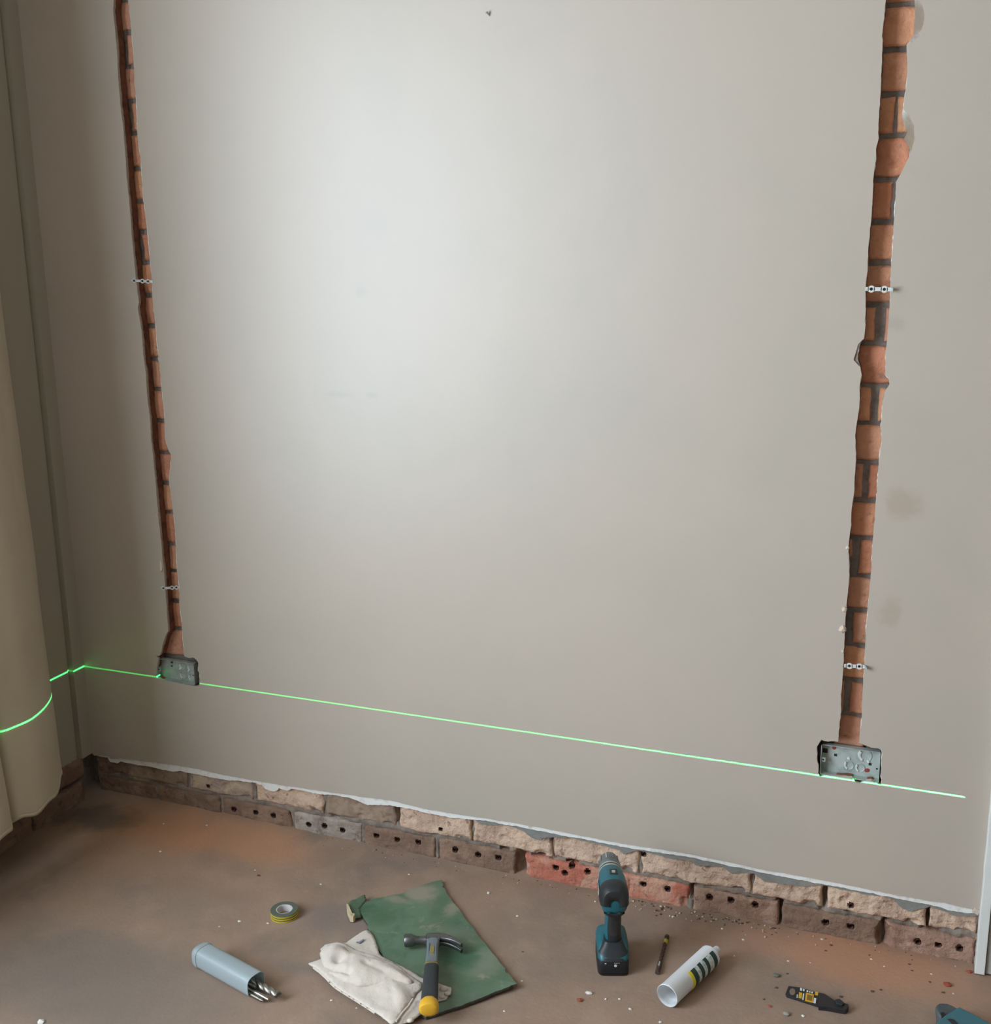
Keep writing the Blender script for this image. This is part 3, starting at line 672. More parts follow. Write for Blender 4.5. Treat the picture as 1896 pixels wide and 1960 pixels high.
gp = [(704,1769),(703,1777),(708,1790),(735,1835),(775,1900),(800,1942),(815,1947),(837.6,1941),(905,1919),(960,1899),(989.6,1888.6),(974.5,1867.7),(968.7,1866.5),(967.6,1857),(939.7,1822.5),(881.7,1746),
      (847,1697),(845.7,1684),(828,1687),(809.8,1693.7),(784,1702),(776,1706),(765.7,1711),(742.5,1714.5),(714.6,1720),(700,1726),(689,1733),(676,1752),(683,1750),(691,1749)]
gw = [F(u, v, ZB).xy for u, v in gp]
o = F(850, 1800, 0); bd = thing('green_board', 'torn sheet of worn green board lying on the floor under the claw hammer', 'board', (o.x, o.y, 0))
gl = jag([(p.x - o.x, p.y - o.y) for p in gw], .006, .0022, 3)
def bz(p): return .0025 + .030 * max(0, min(1, (p.x - .03) / .22)) ** 2
MB().prism(gl, lambda p: Vector((p.x, p.y, .0012 + bz(p) * .3)), lambda p: Vector((p.x, p.y, .0012 + bz(p) * .3 + .0055)), 1, 0).build('core', [m_gedge_shade, m_gedge_shade], bd)
gs = [(p.x * .997 , p.y * .997) for p in gl]
MB().prism(gs, lambda p: Vector((p.x, p.y, .0067 + bz(p) * .3)), lambda p: Vector((p.x, p.y, .0076 + bz(p) * .3))).build('face', m_gface, bd)
# torn tongue curling up at the far corner
tp = [(663.8,1734),(664.7,1728.5),(673,1722),(682,1718),(691,1712),(698,1708.7),(700.7,1715.7),(694,1725),(688,1733),(691,1749),(676,1752),(671,1744)]
tw = [F(u, v, .018).xy for u, v in tp]; tl = [(p.x - o.x, p.y - o.y) for p in tw]
ax = Vector(tl[6]); 
def th_(p): 
    t = max(0, min(1, (tl[8][0] - p[0]) / .06)); return .008 + .016 * t
tm = sheet(tl, .006, lambda p, d: th_(p) + .001 * nz3((p.x, p.y, 0), 60), .0008, 4)
fl_ = tm.build('torn_tongue', m_gface, bd, smooth=True, solid=.0018)
c2 = [F(u, v, .016).xy for u, v in [(663,1732),(667,1734),(674,1751),(680,1752),(676,1757),(670,1756),(664,1742)]]
MB().prism([(p.x - o.x, p.y - o.y) for p in c2], lambda p: Vector((p.x, p.y, .003)), lambda p: Vector((p.x, p.y, .021 + .003 * nz3((p.x, p.y, 0), 90)))).build('torn_edge', m_gcore, fl_, bevel=.001)

# ================================================================ rag
m_rag = mat('cream_cotton_rag', (204, 190, 176), .95, sheen=.3, mix=[(12, .5, .75, (192, 182, 170), .6), (40, .6, .8, (176, 166, 154), .4)], bump=[(420, .35, .0015), (60, .3, .004), (26, .35, .008)])
m_mark = mat('blue_grey_smear', (120, 124, 132), .9)
m_stitch = mat('dark_stitch', (150, 138, 124), .9)
ro = F(720, 1880, 0); rag = thing('cloth_rag', 'crumpled cream cotton rag lying half on the green board under the hammer handle', 'rag', (ro.x, ro.y, 0))
def fl2(pts, z): return [(p.x - ro.x, p.y - ro.y) for p in (F(u, v, z) for u, v in pts)]
full = fl2([(590.4,1844.5),(617,1835),(614,1818),(625,1810),(646,1806),(662,1806),(694,1784),(701,1781),(706.5,1783),(717,1799),(727,1828),(758.7,1845.6),(779.6,1856),(809.8,1873.5),(842,1884),(864,1892),(863,1901),(854,1914),
            (837.6,1917.6),(812,1931.5),(800.5,1945.5),(782,1957),(760,1963),(749,1962),(728.5,1945),(677.5,1912),(642.7,1890),(624,1870),(608,1855)], .012)
def wr(p, s):
    r_ = nz3((p.x * .8 + p.y * .6, p.y * .5, s), 20, s)
    return nz3((p.x, p.y, s), 22, s) * .45 + nz3((p.x, p.y, s), 60, s) * .22 - .45 * max(0, 1 - abs(r_) / .14) ** 1.5
sheet(full, .008, lambda p, d: .0125 + .003 * (1 - math.exp(-d / .01)) + .003 * wr(p, 1) * min(1, d / .012), .002, 11).build('lower_layer', m_rag, rag, smooth=True, angle=180, solid=.0025)
mid = fl2([(590.4,1844.5),(617,1835),(613,1816),(622,1808),(646,1803),(660,1806),(680,1818),(719,1829.5),(758,1845),(784,1866),(808,1882),(806,1892),(797,1900),(791,1911),(772,1936),(757,1956),(749,1960),(728.5,1944),(677.5,1911),(642.7,1889),(624,1869),(608,1854)], .020)
def mh(p, d):
    rnd_ = 1 - math.exp(-d / .012)
    u = (p.x * .75 - p.y * .66); w = p.x * .66 + p.y * .75
    fold = .010 * math.exp(-((w - .012 - .25 * (u + .02) ** 2) / .022) ** 2)
    return .0185 + .0045 * rnd_ + (fold + .007 * wr(p, 2)) * rnd_
sheet(mid, .0065, mh, .0012, 12).build('middle_layer', m_rag, rag, smooth=True, angle=180, solid=.0025)
# puffed fold on top, with a hollow near its far corner
topf = fl2([(612,1816),(617,1808),(631,1803),(646,1801),(657,1804),(668,1815),(690,1821),(719,1829),(745,1838),(768,1850),(786,1867),(791,1872),(783,1876),(757,1874),(719,1878),(690,1880),(662,1873),(644,1864),(628,1850),(616,1835)], .036)
hc = Vector(fl2([(648, 1836)], .036)[0]); h2 = Vector(fl2([(700, 1846)], .036)[0]); e1 = Vector(fl2([(625, 1848)], .03)[0]); e2 = Vector(fl2([(668, 1866)], .03)[0])
def seg_d(p, a, b):
    t = max(0, min(1, (p - a).dot(b - a) / (b - a).length_squared)); return (p - a - (b - a) * t).length
def thh(p, d):
    p = Vector(p); q = .024 + .022 * (1 - math.exp(-d / .016))
    q -= .020 * math.exp(-((p - hc).length / .016) ** 2)
    q -= .012 * math.exp(-(seg_d(p, e1, e2) / .007) ** 2)
    q -= .007 * math.exp(-(seg_d(p, h2, h2 + Vector((.05, -.01))) / .010) ** 2)
    return q + .006 * wr(p, 3) * min(1, d / .015)
sheet(topf, .005, thh, .001, 13).build('top_fold', m_rag, rag, smooth=True, angle=180, solid=.0025)
# hem rope along the near edge, frayed bunch at the right end, smear
def on_rag(u, v, z): q = F(u, v, z); return (q.x - ro.x, q.y - ro.y, z)
MB().tube([on_rag(u, v, .0150) for u, v in [(600,1852),(612,1861),(624,1872),(633,1882),(643,1891),(660,1902),(678,1913),(700,1927),(718,1939)]], .0028, 8).build('hem', m_rag, rag, smooth=True)
for (u, v) in [(630,1880),(641,1889),(654,1898),(668,1907),(676,1912),(690,1921),(702,1929)]:
    q = on_rag(u, v, .0178); MB().box(q, (.004, .002, .0012), Matrix.Rotation(-.6, 3, 'Z')).build('stitch', m_stitch, rag)
MB().tube([on_rag(u, v, z) for u, v, z in [(790,1912,.026),(781,1926,.026),(770,1938,.025),(758,1955,.024)]], .0022, 8).build('hem', m_rag, rag, smooth=True)
for k, (u, v, s) in enumerate([(849,1893,.012), (857,1902,.010), (845,1908,.009), (785,1953,.011)]):
    q = on_rag(u, v, .018); rock(q, (s, s * .8, s * .55), 40 + k).build('frayed_end', m_rag, rag, smooth=True, angle=180, sub=1)
q = fl2([(681,1804),(688,1806),(697,1799),(696,1797),(687,1803),(684,1802)], .0185)
MB().prism(q, lambda p: Vector((p.x, p.y, .0178)), lambda p: Vector((p.x, p.y, .0192))).build('smear', m_mark, rag)

# ================================================================ claw hammer
m_hs = mat('dark_forged_steel', (104, 104, 102), .38, metal=.8, mix=[(30, .45, .7, (70, 68, 66), .8), (90, .55, .75, (140, 138, 134), .6)], bump=[(60, .2, .001)])
m_shaft = mat('grey_blue_shaft', (104, 112, 116), .45, mix=[(40, .5, .75, (88, 94, 98), .6)])
m_grip = mat('black_rubber_grip', (46, 49, 50), .7, mix=[(30, .5, .75, (64, 64, 62), .5)], bump=[(200, .2, .001)])
m_yel = mat('yellow_plastic', (214, 162, 40), .5, mix=[(20, .55, .75, (184, 138, 44), .6)])
m_badge = mat('dull_gold_badge', (140, 122, 62), .5, mix=[(120, .45, .6, (90, 84, 60), .8)])
P0 = F(829, 1797, .034); P1 = F(820.5, 1934, .040)
dv = (P1 - P0).xy; LH = dv.length; hang = math.atan2(dv.y, dv.x)
ham = thing('claw_hammer', 'claw hammer with black grip and yellow end cap lying across the green board', 'hammer', (P0.x, P0.y, 0), hang)
ZH, ZE = .031, .043
def hz(x): return ZH + (ZE - ZH) * x / LH
h = MB()
h.lathe([(0, -.069), (.0135, -.069), (.0152, -.066), (.0152, -.052), (.012, -.046), (.0098, -.040), (.0098, -.016), (.012, -.010)], (0, 0, ZH), (0, 1, 0), 28, cap=True)
h.loft([sell((0, y, ZH), (1, 0, 0), (0, 0, 1), a, b, 4, 28) for y, a, b in ((-.018, .0105, .0105), (-.014, .0150, .0125), (.012, .0155, .0125), (.017, .012, .0118))])
h.build('head', m_hs, ham, smooth=True, bevel=.0006)
for s in (-1, 1):
    rg = []
    for k in range(11):
        t = k / 10; y = .012 + .056 * t; x = -.003 + .002 * t + .036 * t ** 2.0
        thk = .0115 * (1 - t) + .0036 * t; zc = ZH + s * (.0058 + .0020 * t); hw = .0056 - .0006 * t
        nx = Vector((1, -1.05 * t ** 1.2, 0)).normalized()
        rg.append(sell((x, y, zc), nx, (0, 0, 1), thk, hw, 4, 16))
    h2_ = MB().loft(rg).build('claw', m_hs, ham, smooth=True)
def oval(x, a, b, n=3.0): return sell((x, 0, hz(x)), (0, 1, 0), (0, 0, 1), a, b, n, 24)
MB().loft([oval(x, a, b, 4) for x, a, b in ((.008, .0150, .0118), (.02, .0150, .0118), (.045, .0140, .0112), (.08, .0142, .0112), (.40 * LH, .0150, .0118))]).build('shaft', m_shaft, ham, smooth=True)
MB().box(((.16 + .30) * LH / 2, 0, hz(.24 * LH) + .0115), (.095 * LH * 1.3, .0085, .0016)).build('badge', m_badge, ham, bevel=.0006)
for s in (-1, 1): MB().box((.25 * LH, s * .0085, hz(.24 * LH) + .0108), (.26 * LH, .002, .0022)).build('rib', m_shaft, ham, bevel=.0006)
MB().loft([oval(x, a, b) for x, a, b in ((.395 * LH, .0162, .0128), (.40 * LH, .0168, .0134), (.418 * LH, .0170, .0136), (.425 * LH, .0164, .013))]).build('collar', m_badge, ham, smooth=True)
MB().loft([oval(x * LH, a, b, 2.6) for x, a, b in ((.425, .0166, .0134), (.50, .0168, .0138), (.65, .0175, .0142), (.80, .0185, .0148), (.90, .0190, .015), (.96, .0195, .0155))]).build('grip', m_grip, ham, smooth=True)
MB().loft([oval(x * LH, a, b, 2.2) for x, a, b in ((.895, .014, .0125), (.905, .0185, .0155), (.93, .0208, .0170), (.97, .0222, .0178), (1.0, .0220, .0172), (1.015, .0195, .0150), (1.022, .0140, .010), (1.024, .004, .003))]).build('end_cap', m_yel, ham, smooth=True)

# ================================================================ roll of earth tape
m_tg = mat('grey_green_tape', (86, 91, 78), .55, mix=[(30, .5, .75, (112, 112, 98), .5)])
m_ty = mat('yellow_tape', (190, 168, 44), .5)
m_card = mat('grey_white_core', (196, 192, 190), .8)
c = F(543.9, 1739.7, .019)
tp_ = thing('tape_roll', 'roll of yellow and green striped insulating tape lying flat left of the green board', 'tape', (c.x, c.y, 0))
RO = .0348
MB().lathe([(.0208, .0), (RO - .0004, .0), (RO, .0005), (RO, .0185), (RO - .0004, .019), (.0208, .019), (.0208, .0)], seg=56).build('roll', m_tg, tp_, smooth=True, angle=30)
for z0 in (.0005, .0068, .0132): MB().lathe([(RO, z0), (RO + .0005, z0), (RO + .0005, z0 + .0036), (RO, z0 + .0036)], seg=56).build('stripe', m_ty, tp_, smooth=True, angle=30)
MB().lathe([(.0188, .0005), (.0207, .0), (.0207, .0188), (.0188, .0186), (.0188, .0005)], seg=48).build('core', m_card, tp_, smooth=True, angle=30)

# ================================================================ tube of masonry bits
m_tube = mat('frosted_bluish_plastic', (190, 200, 202), .38, spec=.5, trans=.45, mix=[(14, .5, .75, (200, 214, 218), .5)], bump=[(30, .08, .002)])
m_bit = mat('bit_steel', (170, 164, 154), .32, metal=.85, mix=[(40, .5, .7, (120, 112, 104), .7)])
m_bit2 = mat('worn_bit_steel', (120, 112, 102), .4, metal=.8, mix=[(40, .5, .7, (88, 80, 74), .7)])
RT = .0255
A = F(384.5, 1826, RT); B = F(490, 1884, RT); ab = B - A; LT = ab.length; ang = math.atan2(ab.y, ab.x)
tb = thing('bit_tube', 'frosted plastic tube lying on its side at the left with drill bits sticking out', 'tube', (A.x, A.y, 0), ang)
def sq(x, r, n=3.2): return sell((x, 0, RT), (0, 1, 0), (0, 0, 1), r, r, n, 36)
MB().loft([sq(.010, RT), sq(LT, RT), sq(LT, RT - .0016), sq(.012, RT - .0016)], cap0=False).build('body', m_tube, tb, smooth=True, angle=50)
MB().loft([sq(-.006, RT - .004), sq(-.004, RT - .0015), sq(.004, RT + .0), sq(.004, RT + .0012), sq(.013, RT + .0012), sq(.014, RT)]).build('cap', m_tube, tb, smooth=True, angle=50)
def bit_at(name, y, z, x0, x1, kind, r, m, label):
    q = thing(name, label, 'drill bit', Vector((A.x, A.y, 0)) + Vector((math.cos(ang) * x0 - math.sin(ang) * y, math.sin(ang) * x0 + math.cos(ang) * y, z)), ang)
    l = x1 - x0; mm = MB()
    if kind == 'spiral':
        rg = []
        for k in range(91):
            t = k / 90; x = l * .40 + l * .60 * t * .985; a = t * 2 * math.pi * 3.2
            ring = []
            for i in range(20):
                f = 2 * math.pi * i / 20; rr = r * (.62 + .38 * abs(math.cos(f)) ** .7)
                ring.append(Vector((x, rr * math.cos(f + a), rr * math.sin(f + a))))
            rg.append(ring)
        mm.loft(rg).build('flute', m, q, smooth=True, angle=60)
        MB().lathe([(0, 0), (r * .8, 0), (r * .8, l * .41), (0, l * .41)], (0, 0, 0), (1, 0, 0), 16).build('shank', m, q, smooth=True)
        MB().box((l - .002, 0, 0), (.006, r * 2.25, .003)).build('tip', m_hs, q, bevel=.0008)
    else:
        MB().lathe([(0, 0), (r, 0), (r, l * .93), (r * .9, l * .94), (0, l * .94)], (0, 0, 0), (1, 0, 0), 18).build('shank', m, q, smooth=True)
        pr = [(r * .85, l * .935), (r * .85, l * .97), (r * (.25 if kind == 'point' else .6), l), (0, l)]
        MB().lathe(pr, (0, 0, 0), (1, 0, 0), 10).build('tip', m, q, smooth=True)
    return q
bit_at('drill_bit', .010, .0180, .02, LT + .062, 'spiral', .0085, m_bit, 'thick spiral masonry bit sticking furthest out of the frosted tube')
bit_at('drill_bit', -.007, .0110, .02, LT + .048, 'flat', .0046, m_bit, 'bright silver rod with a blunt end in the mouth of the frosted tube')
bit_at('drill_bit', -.0155, .0085, .02, LT + .040, 'point', .0046, m_bit2, 'dark pointed rod lying nearest the tube wall in the frosted tube')
bit_at('drill_bit', -.004, .0225, .02, LT + .004, 'flat', .0050, m_bit2, 'brown rod ending just at the mouth of the frosted tube')

# ================================================================ cordless drill
m_teal = mat('teal_plastic', (22, 88, 98), .42, mix=[(30, .55, .75, (52, 104, 110), .5)])
m_blk = mat('black_plastic', (34, 36, 38), .5, mix=[(24, .55, .75, (62, 58, 54), .6)])
m_batt = mat('black_battery', (24, 25, 28), .55, mix=[(24, .55, .75, (50, 48, 46), .4)])
m_silv = mat('silver_ring', (178, 178, 170), .35, metal=.4)
m_chk = mat('grey_chuck', (112, 118, 116), .4, metal=.3, mix=[(30, .5, .7, (80, 84, 86), .7)])
m_wht = mat('white_mark', (206, 208, 204), .6)
da = R_(20)                                     # turned a little to the left
fwd = Vector((-math.sin(da), math.cos(da), 0))
dp = F(1174, 1868, 0) + fwd * .052
dr = thing('cordless_drill', 'teal and black cordless drill standing upright on its battery facing the wall', 'drill', (dp.x, dp.y, 0), da)
X, Y, Z = Vector((1, 0, 0)), Vector((0, 1, 0)), Vector((0, 0, 1))
bt = MB().loft([sell((0, .002, z), X, Y, a, b, 7, 36) for z, a, b in ((.0, .0345, .054), (.003, .0363, .056), (.036, .0363, .056), (.0385, .0355, .055))]).build('battery', m_batt, dr, smooth=True)
MB().lathe([(0, -.0015), (.0032, -.0012), (.0036, 0)], (.004, -.0535, .028), (0, 1, 0), 14).build('button', m_wht, bt)
MB().box((-.019, -.0541, .0335), (.004, .001, .0016)).build('print', m_wht, bt)
for k in range(4): MB().box((.002 + k * .0035, -.0541, .0345), (.0012, .0008, .0016)).build('print', m_wht, bt)
MB().loft([sell((0, y, z), X, Y, a, b, 5, 36) for z, y, a, b in ((.0385, .002, .0368, .0565), (.046, .003, .0365, .055), (.054, .008, .0370, .048), (.066, .016, .0335, .036), (.071, .018, .028, .028))]).build('base', m_teal, dr, smooth=True)
MB().loft([sell((0, y, z), X, Y, a, b, 4, 36) for z, y, a, b in ((.0388, .001, .0373, .0570), (.045, -.004, .0368, .0490), (.053, -.008, .0360, .0370), (.062, -.010, .027, .026), (.072, -.010, .020, .021))]).build('bumper', m_blk, dr, smooth=True)
MB().loft([sell((0, y, z), X, Y, a, b, 2.6, 32) for z, y, a, b in ((.058, .004, .020, .028), (.072, .002, .0182, .026), (.10, .0, .0180, .0255), (.13, -.004, .0175, .025), (.152, -.006, .019, .028), (.168, -.006, .022, .032))]).build('handle', m_teal, dr, smooth=True)
MB().loft([sell((.0022, y, z), X, Y, a, b, 2.6, 32) for z, y, a, b in ((.066, -.002, .0172, .0250), (.078, -.003, .0172, .0252), (.10, -.005, .0174, .025), (.13, -.008, .0170, .0248), (.152, -.010, .0186, .0275), (.167, -.012, .022, .031))]).build('grip', m_blk, dr, smooth=True)
MB().loft([sell((0, .030 + d,   .140), X, Z, a, b, 3, 20) for d, a, b in ((-.012, .009, .016), (-.002, .009, .015), (.004, .007, .012))]).build('trigger', m_blk, dr, smooth=True)
ZD = .193
def br(y, rx, rz, dz=0.0, n=2.5, **k): return sell((0, y, ZD + dz), X, Z, rx, rz, n, 36, **k)
MB().loft([br(-.064, .015, .017, -.004), br(-.060, .024, .027, -.003), br(-.050, .0305, .035, -.002), br(-.03, .0325, .0365, -.001), br(.0, .0325, .036, 0), br(.025, .0315, .034, 0), br(.05, .0285, .030, 0), br(.058, .0265, .0275, 0)]).build('body_shell', m_teal, dr, smooth=True)
MB().loft([br(y, rx, rz, dz, a0=R_(-14), a1=R_(194)) for y, rx, rz, dz in ((-.0648, .010, .012, -.004), (-.0605, .0252, .0290, .000), (-.050, .0318, .0364, 0), (-.034, .0334, .0376, 0), (-.024, .0334, .0376, 0), (-.022, .0325, .0362, 0))], False, False, False).build('rear_cap', m_blk, dr, smooth=True, solid=.0012)
MB().loft([br(y, rx, rz, dz, a0=R_(226), a1=R_(314)) for y, rx, rz, dz in ((-.0655, .014, .018, -.006), (-.061, .0252, .0285, -.006), (-.050, .031, .0358, -.005), (-.03, .0328, .0374, -.004), (.02, .032, .035, -.002))], False, False, False).build('lower_cover', m_blk, dr, smooth=True, solid=.0012)
for s in (-1, 1):
    sd = MB().loft([[Vector((s * (.0325 + .0010), y, ZD - .004 + dz)) for y, dz in ((-.03, -.010), (-.026, .006), (.03, .008), (.034, -.006))], [Vector((s * (.0325 - .004), y, ZD - .004 + dz)) for y, dz in ((-.03, -.010), (-.026, .006), (.03, .008), (.034, -.006))]])
    sd.build('side_panel', m_blk, dr, bevel=.0008)
    MB().box((s * .0338, -.012, ZD - .003), (.0012, .020, .004), Matrix.Rotation(s * .15, 3, 'X')).build('print', m_wht, dr)
MB().box((-.0335, -.002, ZD + .010), (.0016, .050, .005), Matrix.Rotation(-.25, 3, 'Y')).build('side_stripe', m_silv, dr, bevel=.0005)
gs_ = MB().box((.002, .012, ZD + .0345), (.018, .022, .006)).build('gear_selector', m_blk, dr, bevel=.0018)
MB().box((.002, .009, ZD + .0385), (.008, .009, .003)).build('slider', m_silv, gs_, bevel=.0008)
for y0, r, w, m_ in ((.058, .0285, .005, m_silv), (.063, .0272, .006, m_blk), (.069, .0285, .004, m_silv)):
    MB().lathe([(.01, y0), (r, y0), (r, y0 + w), (.01, y0 + w)], (0, 0, ZD), (0, 1, 0), 36).build('torque_ring', m_, dr, smooth=True, angle=30)
ck = MB().lathe([(0, .073), (.0268, .073), (.0275, .077), (.0268, .090), (.0245, .096), (.0240, .116), (.0215, .126), (.0140, .134), (.006, .135), (.006, .125), (0, .125)], (0, 0, ZD), (0, 1, 0), 36).build('chuck', m_chk, dr, smooth=True, angle=35)
for k in range(10):
    a = 2 * math.pi * k / 10
    MB().box((.0243 * math.cos(a), .108, ZD + .0243 * math.sin(a)), (.003, .022, .003), Matrix.Rotation(-a, 3, 'Y')).build('flute', m_silv if k % 3 == 0 else m_chk, ck, bevel=.0006)
MB().box((.0373, -.005, .030), (.003, .012, .006)).build('clip_screw', m_chk, dr, bevel=.001)

# ================================================================ masonry bit on the floor
m_old = mat('rusty_bit', (84, 66, 58), .6, metal=.4, mix=[(40, .45, .7, (58, 46, 44), .8)])
A2 = F(1276.5, 1791, .006); B2 = F(1257.5, 1861, .007); a2 = A2 - B2
mb = thing('masonry_bit', 'rusty masonry drill bit with a yellow band lying right of the drill', 'drill bit', (B2.x, B2.y, 0), math.atan2(a2.y, a2.x))
l = a2.length
MB().lathe([(0, 0), (.0052, 0), (.0056, .002), (.0056, .012), (.0044, .014), (.0044, .018), (.0056, .020), (.0056, .040), (.0042, .043)], (0, 0, .0058), (1, 0, 0), 16).build('shank', m_old, mb, smooth=True, angle=35)
MB().box((.028, 0, .0108), (.016, .003, .0016)).build('slot', m_silv, mb)
rg = []
for k in range(81):
    t = k / 80; a = t * 2 * math.pi * 3.5; x = .042 + (l - .050) * t
    rg.append([Vector((x, .0046 * (.55 + .45 * abs(math.cos(f))) * math.cos(f + a), .0058 + .0046 * (.55 + .45 * abs(math.cos(f))) * math.sin(f + a))) for f in (2 * math.pi * i / 16 for i in range(16))])
MB().loft(rg).build('flute', m_old, mb, smooth=True, angle=60)
MB().lathe([(.002, l * .78), (.0052, l * .78), (.0052, l * .87), (.002, l * .87)], (0, 0, .0058), (1, 0, 0), 18).build('band', m_ty, mb, smooth=True)
MB().lathe([(.0046, l - .009), (.0058, l - .007), (.0056, l - .002), (0, l)], (0, 0, .0058), (1, 0, 0), 12).build('tip', m_old, mb)

# ================================================================ empty sealant cartridge
m_cart = mat('translucent_white_plastic', (242, 242, 243), .35, trans=.25, mix=[(10, .5, .75, (200, 206, 212), .5)], bump=[(20, .05, .002)])
m_dg = mat('dark_green_print', (26, 58, 52), .5)
m_wp = mat('white_print', (206, 212, 206), .5, mix=[(180, .5, .62, (120, 138, 132), .8)])
m_yp = mat('yellow_print', (222, 206, 44), .5)
RC = .0258
A3 = F(1277, 1905.5, RC); B3 = F(1359, 1829, RC); v3 = B3 - A3; LC = v3.length; a3 = math.atan2(v3.y, v3.x)
ct = thing('sealant_cartridge', 'empty translucent sealant cartridge with a green striped label lying on its side', 'cartridge', (A3.x, A3.y, 0), a3)
O3 = (0, 0, RC)
MB().lathe([(RC - .0004, -.002), (RC + .0006, -.001), (RC + .0006, .007), (RC, .009), (RC, LC - .002), (RC - .002, LC), (RC - .006, LC + .003), (.011, LC + .004), (.0100, LC + .005), (.0085, LC + .032), (.0060, LC + .033),
            (.0055, LC + .003), (.010, LC + .001), (RC - .006, LC), (RC - .0022, LC - .004), (RC - .0022, .020), (RC - .0016, .018), (RC - .0022, .016), (RC - .0016, .014), (RC - .0022, .012), (RC - .0016, .010), (RC - .0022, .008), (RC - .0012, .0), (RC - .0004, -.002)], O3, (1, 0, 0), 56).build('tube', m_cart, ct, smooth=True, angle=40)
lab0, lab1 = R_(-66), R_(48)
for nm, m_, x0, x1 in (('label_band', m_yp, .36, .415), ('label_band', m_dg, .415, .50), ('label_band', m_wp, .50, .565), ('label_band', m_dg, .565, .635), ('label_band', m_wp, .635, .70), ('label_band', m_dg, .70, .765), ('label_band', m_wp, .765, .86), ('label_band', m_dg, .86, .94)):
    q = MB().lathe([(RC + .0002, LC * x0), (RC + .0007, LC * x0 + .0002), (RC + .0007, LC * x1 - .0002), (RC + .0002, LC * x1)], O3, (1, 0, 0), 24, a0=lab0, a1=lab1, ref=(0, -1, 0))
    q.build(nm, m_, ct, smooth=True)

# ================================================================ flat black tool sleeve
m_slv = mat('black_sleeve_plastic', (38, 34, 36), .5)
m_org = mat('orange_yellow_print', (206, 156, 40), .5)
m_brp = mat('brown_print', (124, 92, 34), .5)
so = F(1560, 1910, 0); sv = thing('tool_sleeve', 'flat black plastic tool sleeve with yellow and white printed labels on the floor', 'sleeve', (so.x, so.y, 0))
def sp(pts, z): return [(p.x - so.x, p.y - so.y) for p in (F(u, v, z) for u, v in pts)]
lv = lambda z: (lambda p: Vector((p.x, p.y, z)))
MB().prism(sp([(1504.6,1905.6),(1502.8,1901.6),(1508.6,1887),(1531,1890),(1557,1897.7),(1570,1900),(1575,1902),(1566,1925),(1562,1924)], .005), lv(.0006), lv(.005)).build('card', m_slv, sv, bevel=.0012)
MB().prism(sp([(1566,1925),(1568,1899.5),(1578,1902),(1593.6,1912.5),(1600,1916),(1616,1920),(1623,1922),(1623.6,1927),(1618,1933),(1600,1930),(1583,1926.5)], .012), lv(.0006), lv(.012)).build('pocket', m_slv, sv, bevel=.003)
MB().prism(sp([(1597,1912),(1607,1911),(1616,1919),(1612,1923),(1600,1920)], .017), lv(.008), lv(.017)).build('clip', m_blk, sv, bevel=.002)
pt = [(1516 + 5.5 * math.cos(t) , 1898 + 6.5 * math.sin(t) ) for t in [2 * math.pi * k / 18 for k in range(18)]]
MB().prism(sp(pt, .0055), lv(.004), lv(.0054)).build('hang_hole', mat('screed_seen_through_hole', (120, 102, 88), .9), sv)
def pr_(u, v, du, dv, m_, z=.0054): MB().prism(sp([(u - du, v - dv - du * .25), (u + du, v - dv + du * .25), (u + du - dv * .25, v + dv + du * .25), (u - du - dv * .25, v + dv - du * .25)], z), lv(.0045), lv(z)).build('print', m_, sv)
pr_(1549.5, 1909.5, 7.6, 8, m_org); pr_(1549.5, 1909.5, 5, 5, m_brp, .0057); pr_(1532, 1905, 3.0, 5.5, m_org); pr_(1537.5, 1907.5, 1.2, 6, m_wht); pr_(1562.5, 1901.5, 3, 3.2, m_org)
pr_(1559.5, 1915, 2.2, 5, m_wht); pr_(1533, 1893.5, 2.0, 2.4, m_wht); pr_(1538, 1894.8, 1.6, 2, m_wht); pr_(1545, 1897, 1.5, 1.5, m_wht); pr_(1549.5, 1898, 1.2, 1.4, m_wht); pr_(1554, 1899.4, 1.6, 1.5, m_wht); pr_(1525.5, 1906.5, .8, 3, m_wht)

# ================================================================ teal power tool cut off by the lower right corner
m_tl2 = mat('dull_teal_casing', (58, 104, 112), .55, mix=[(20, .5, .75, (48, 92, 100), .5)])
m_nose = mat('dark_grey_rubber_nose', (66, 74, 76), .65, mix=[(16, .45, .7, (86, 92, 94), .6)])
m_pink = mat('red_stripe', (196, 66, 84), .5); m_am = mat('amber_stripe', (200, 142, 40), .5)
H2 = .062; to = F(1850, 1950, 0); tt = thing('power_tool', 'teal power tool with a grey rubber nose at the lower right corner of the picture', 'power tool', (to.x, to.y, 0))
def tpz(pts, z): return [(p.x - to.x, p.y - to.y) for p in (F(u, v, z) for u, v in pts)]
ns = tpz([(1807,1945),(1799,1941),(1794.7,1937),(1791,1929),(1790.4,1924),(1791.6,1920),(1796.5,1916.5),(1804,1916),(1813,1916.7),(1823,1921),(1835,1928.5),(1822,1936)], H2)
nb = tpz([(1813,1950),(1802,1945),(1797,1941),(1794,1934),(1793.5,1928),(1795,1924),(1799.5,1920),(1806,1919),(1814,1920),(1824,1924),(1838,1931),(1826,1941)], H2)
MB().loft([[Vector((p[0], p[1], z)) for p in q] for q, z in ((nb, .012), (nb, .03), (ns, .048), (ns, H2 - .004))]).build('nose', m_nose, tt, smooth=True, bevel=.004, angle=50)
bp = tpz([(1807,1944.5),(1834,1927.8),(1855,1937.5),(1884,1953),(1910,1968),(1960,2000),(1900,2060),(1840,2030),(1800,1990),(1788,1968),(1793,1957),(1799.6,1950)], H2)
MB().prism(bp, lv(.010), lv(H2 + .002)).build('casing', m_tl2, tt, bevel=.004)
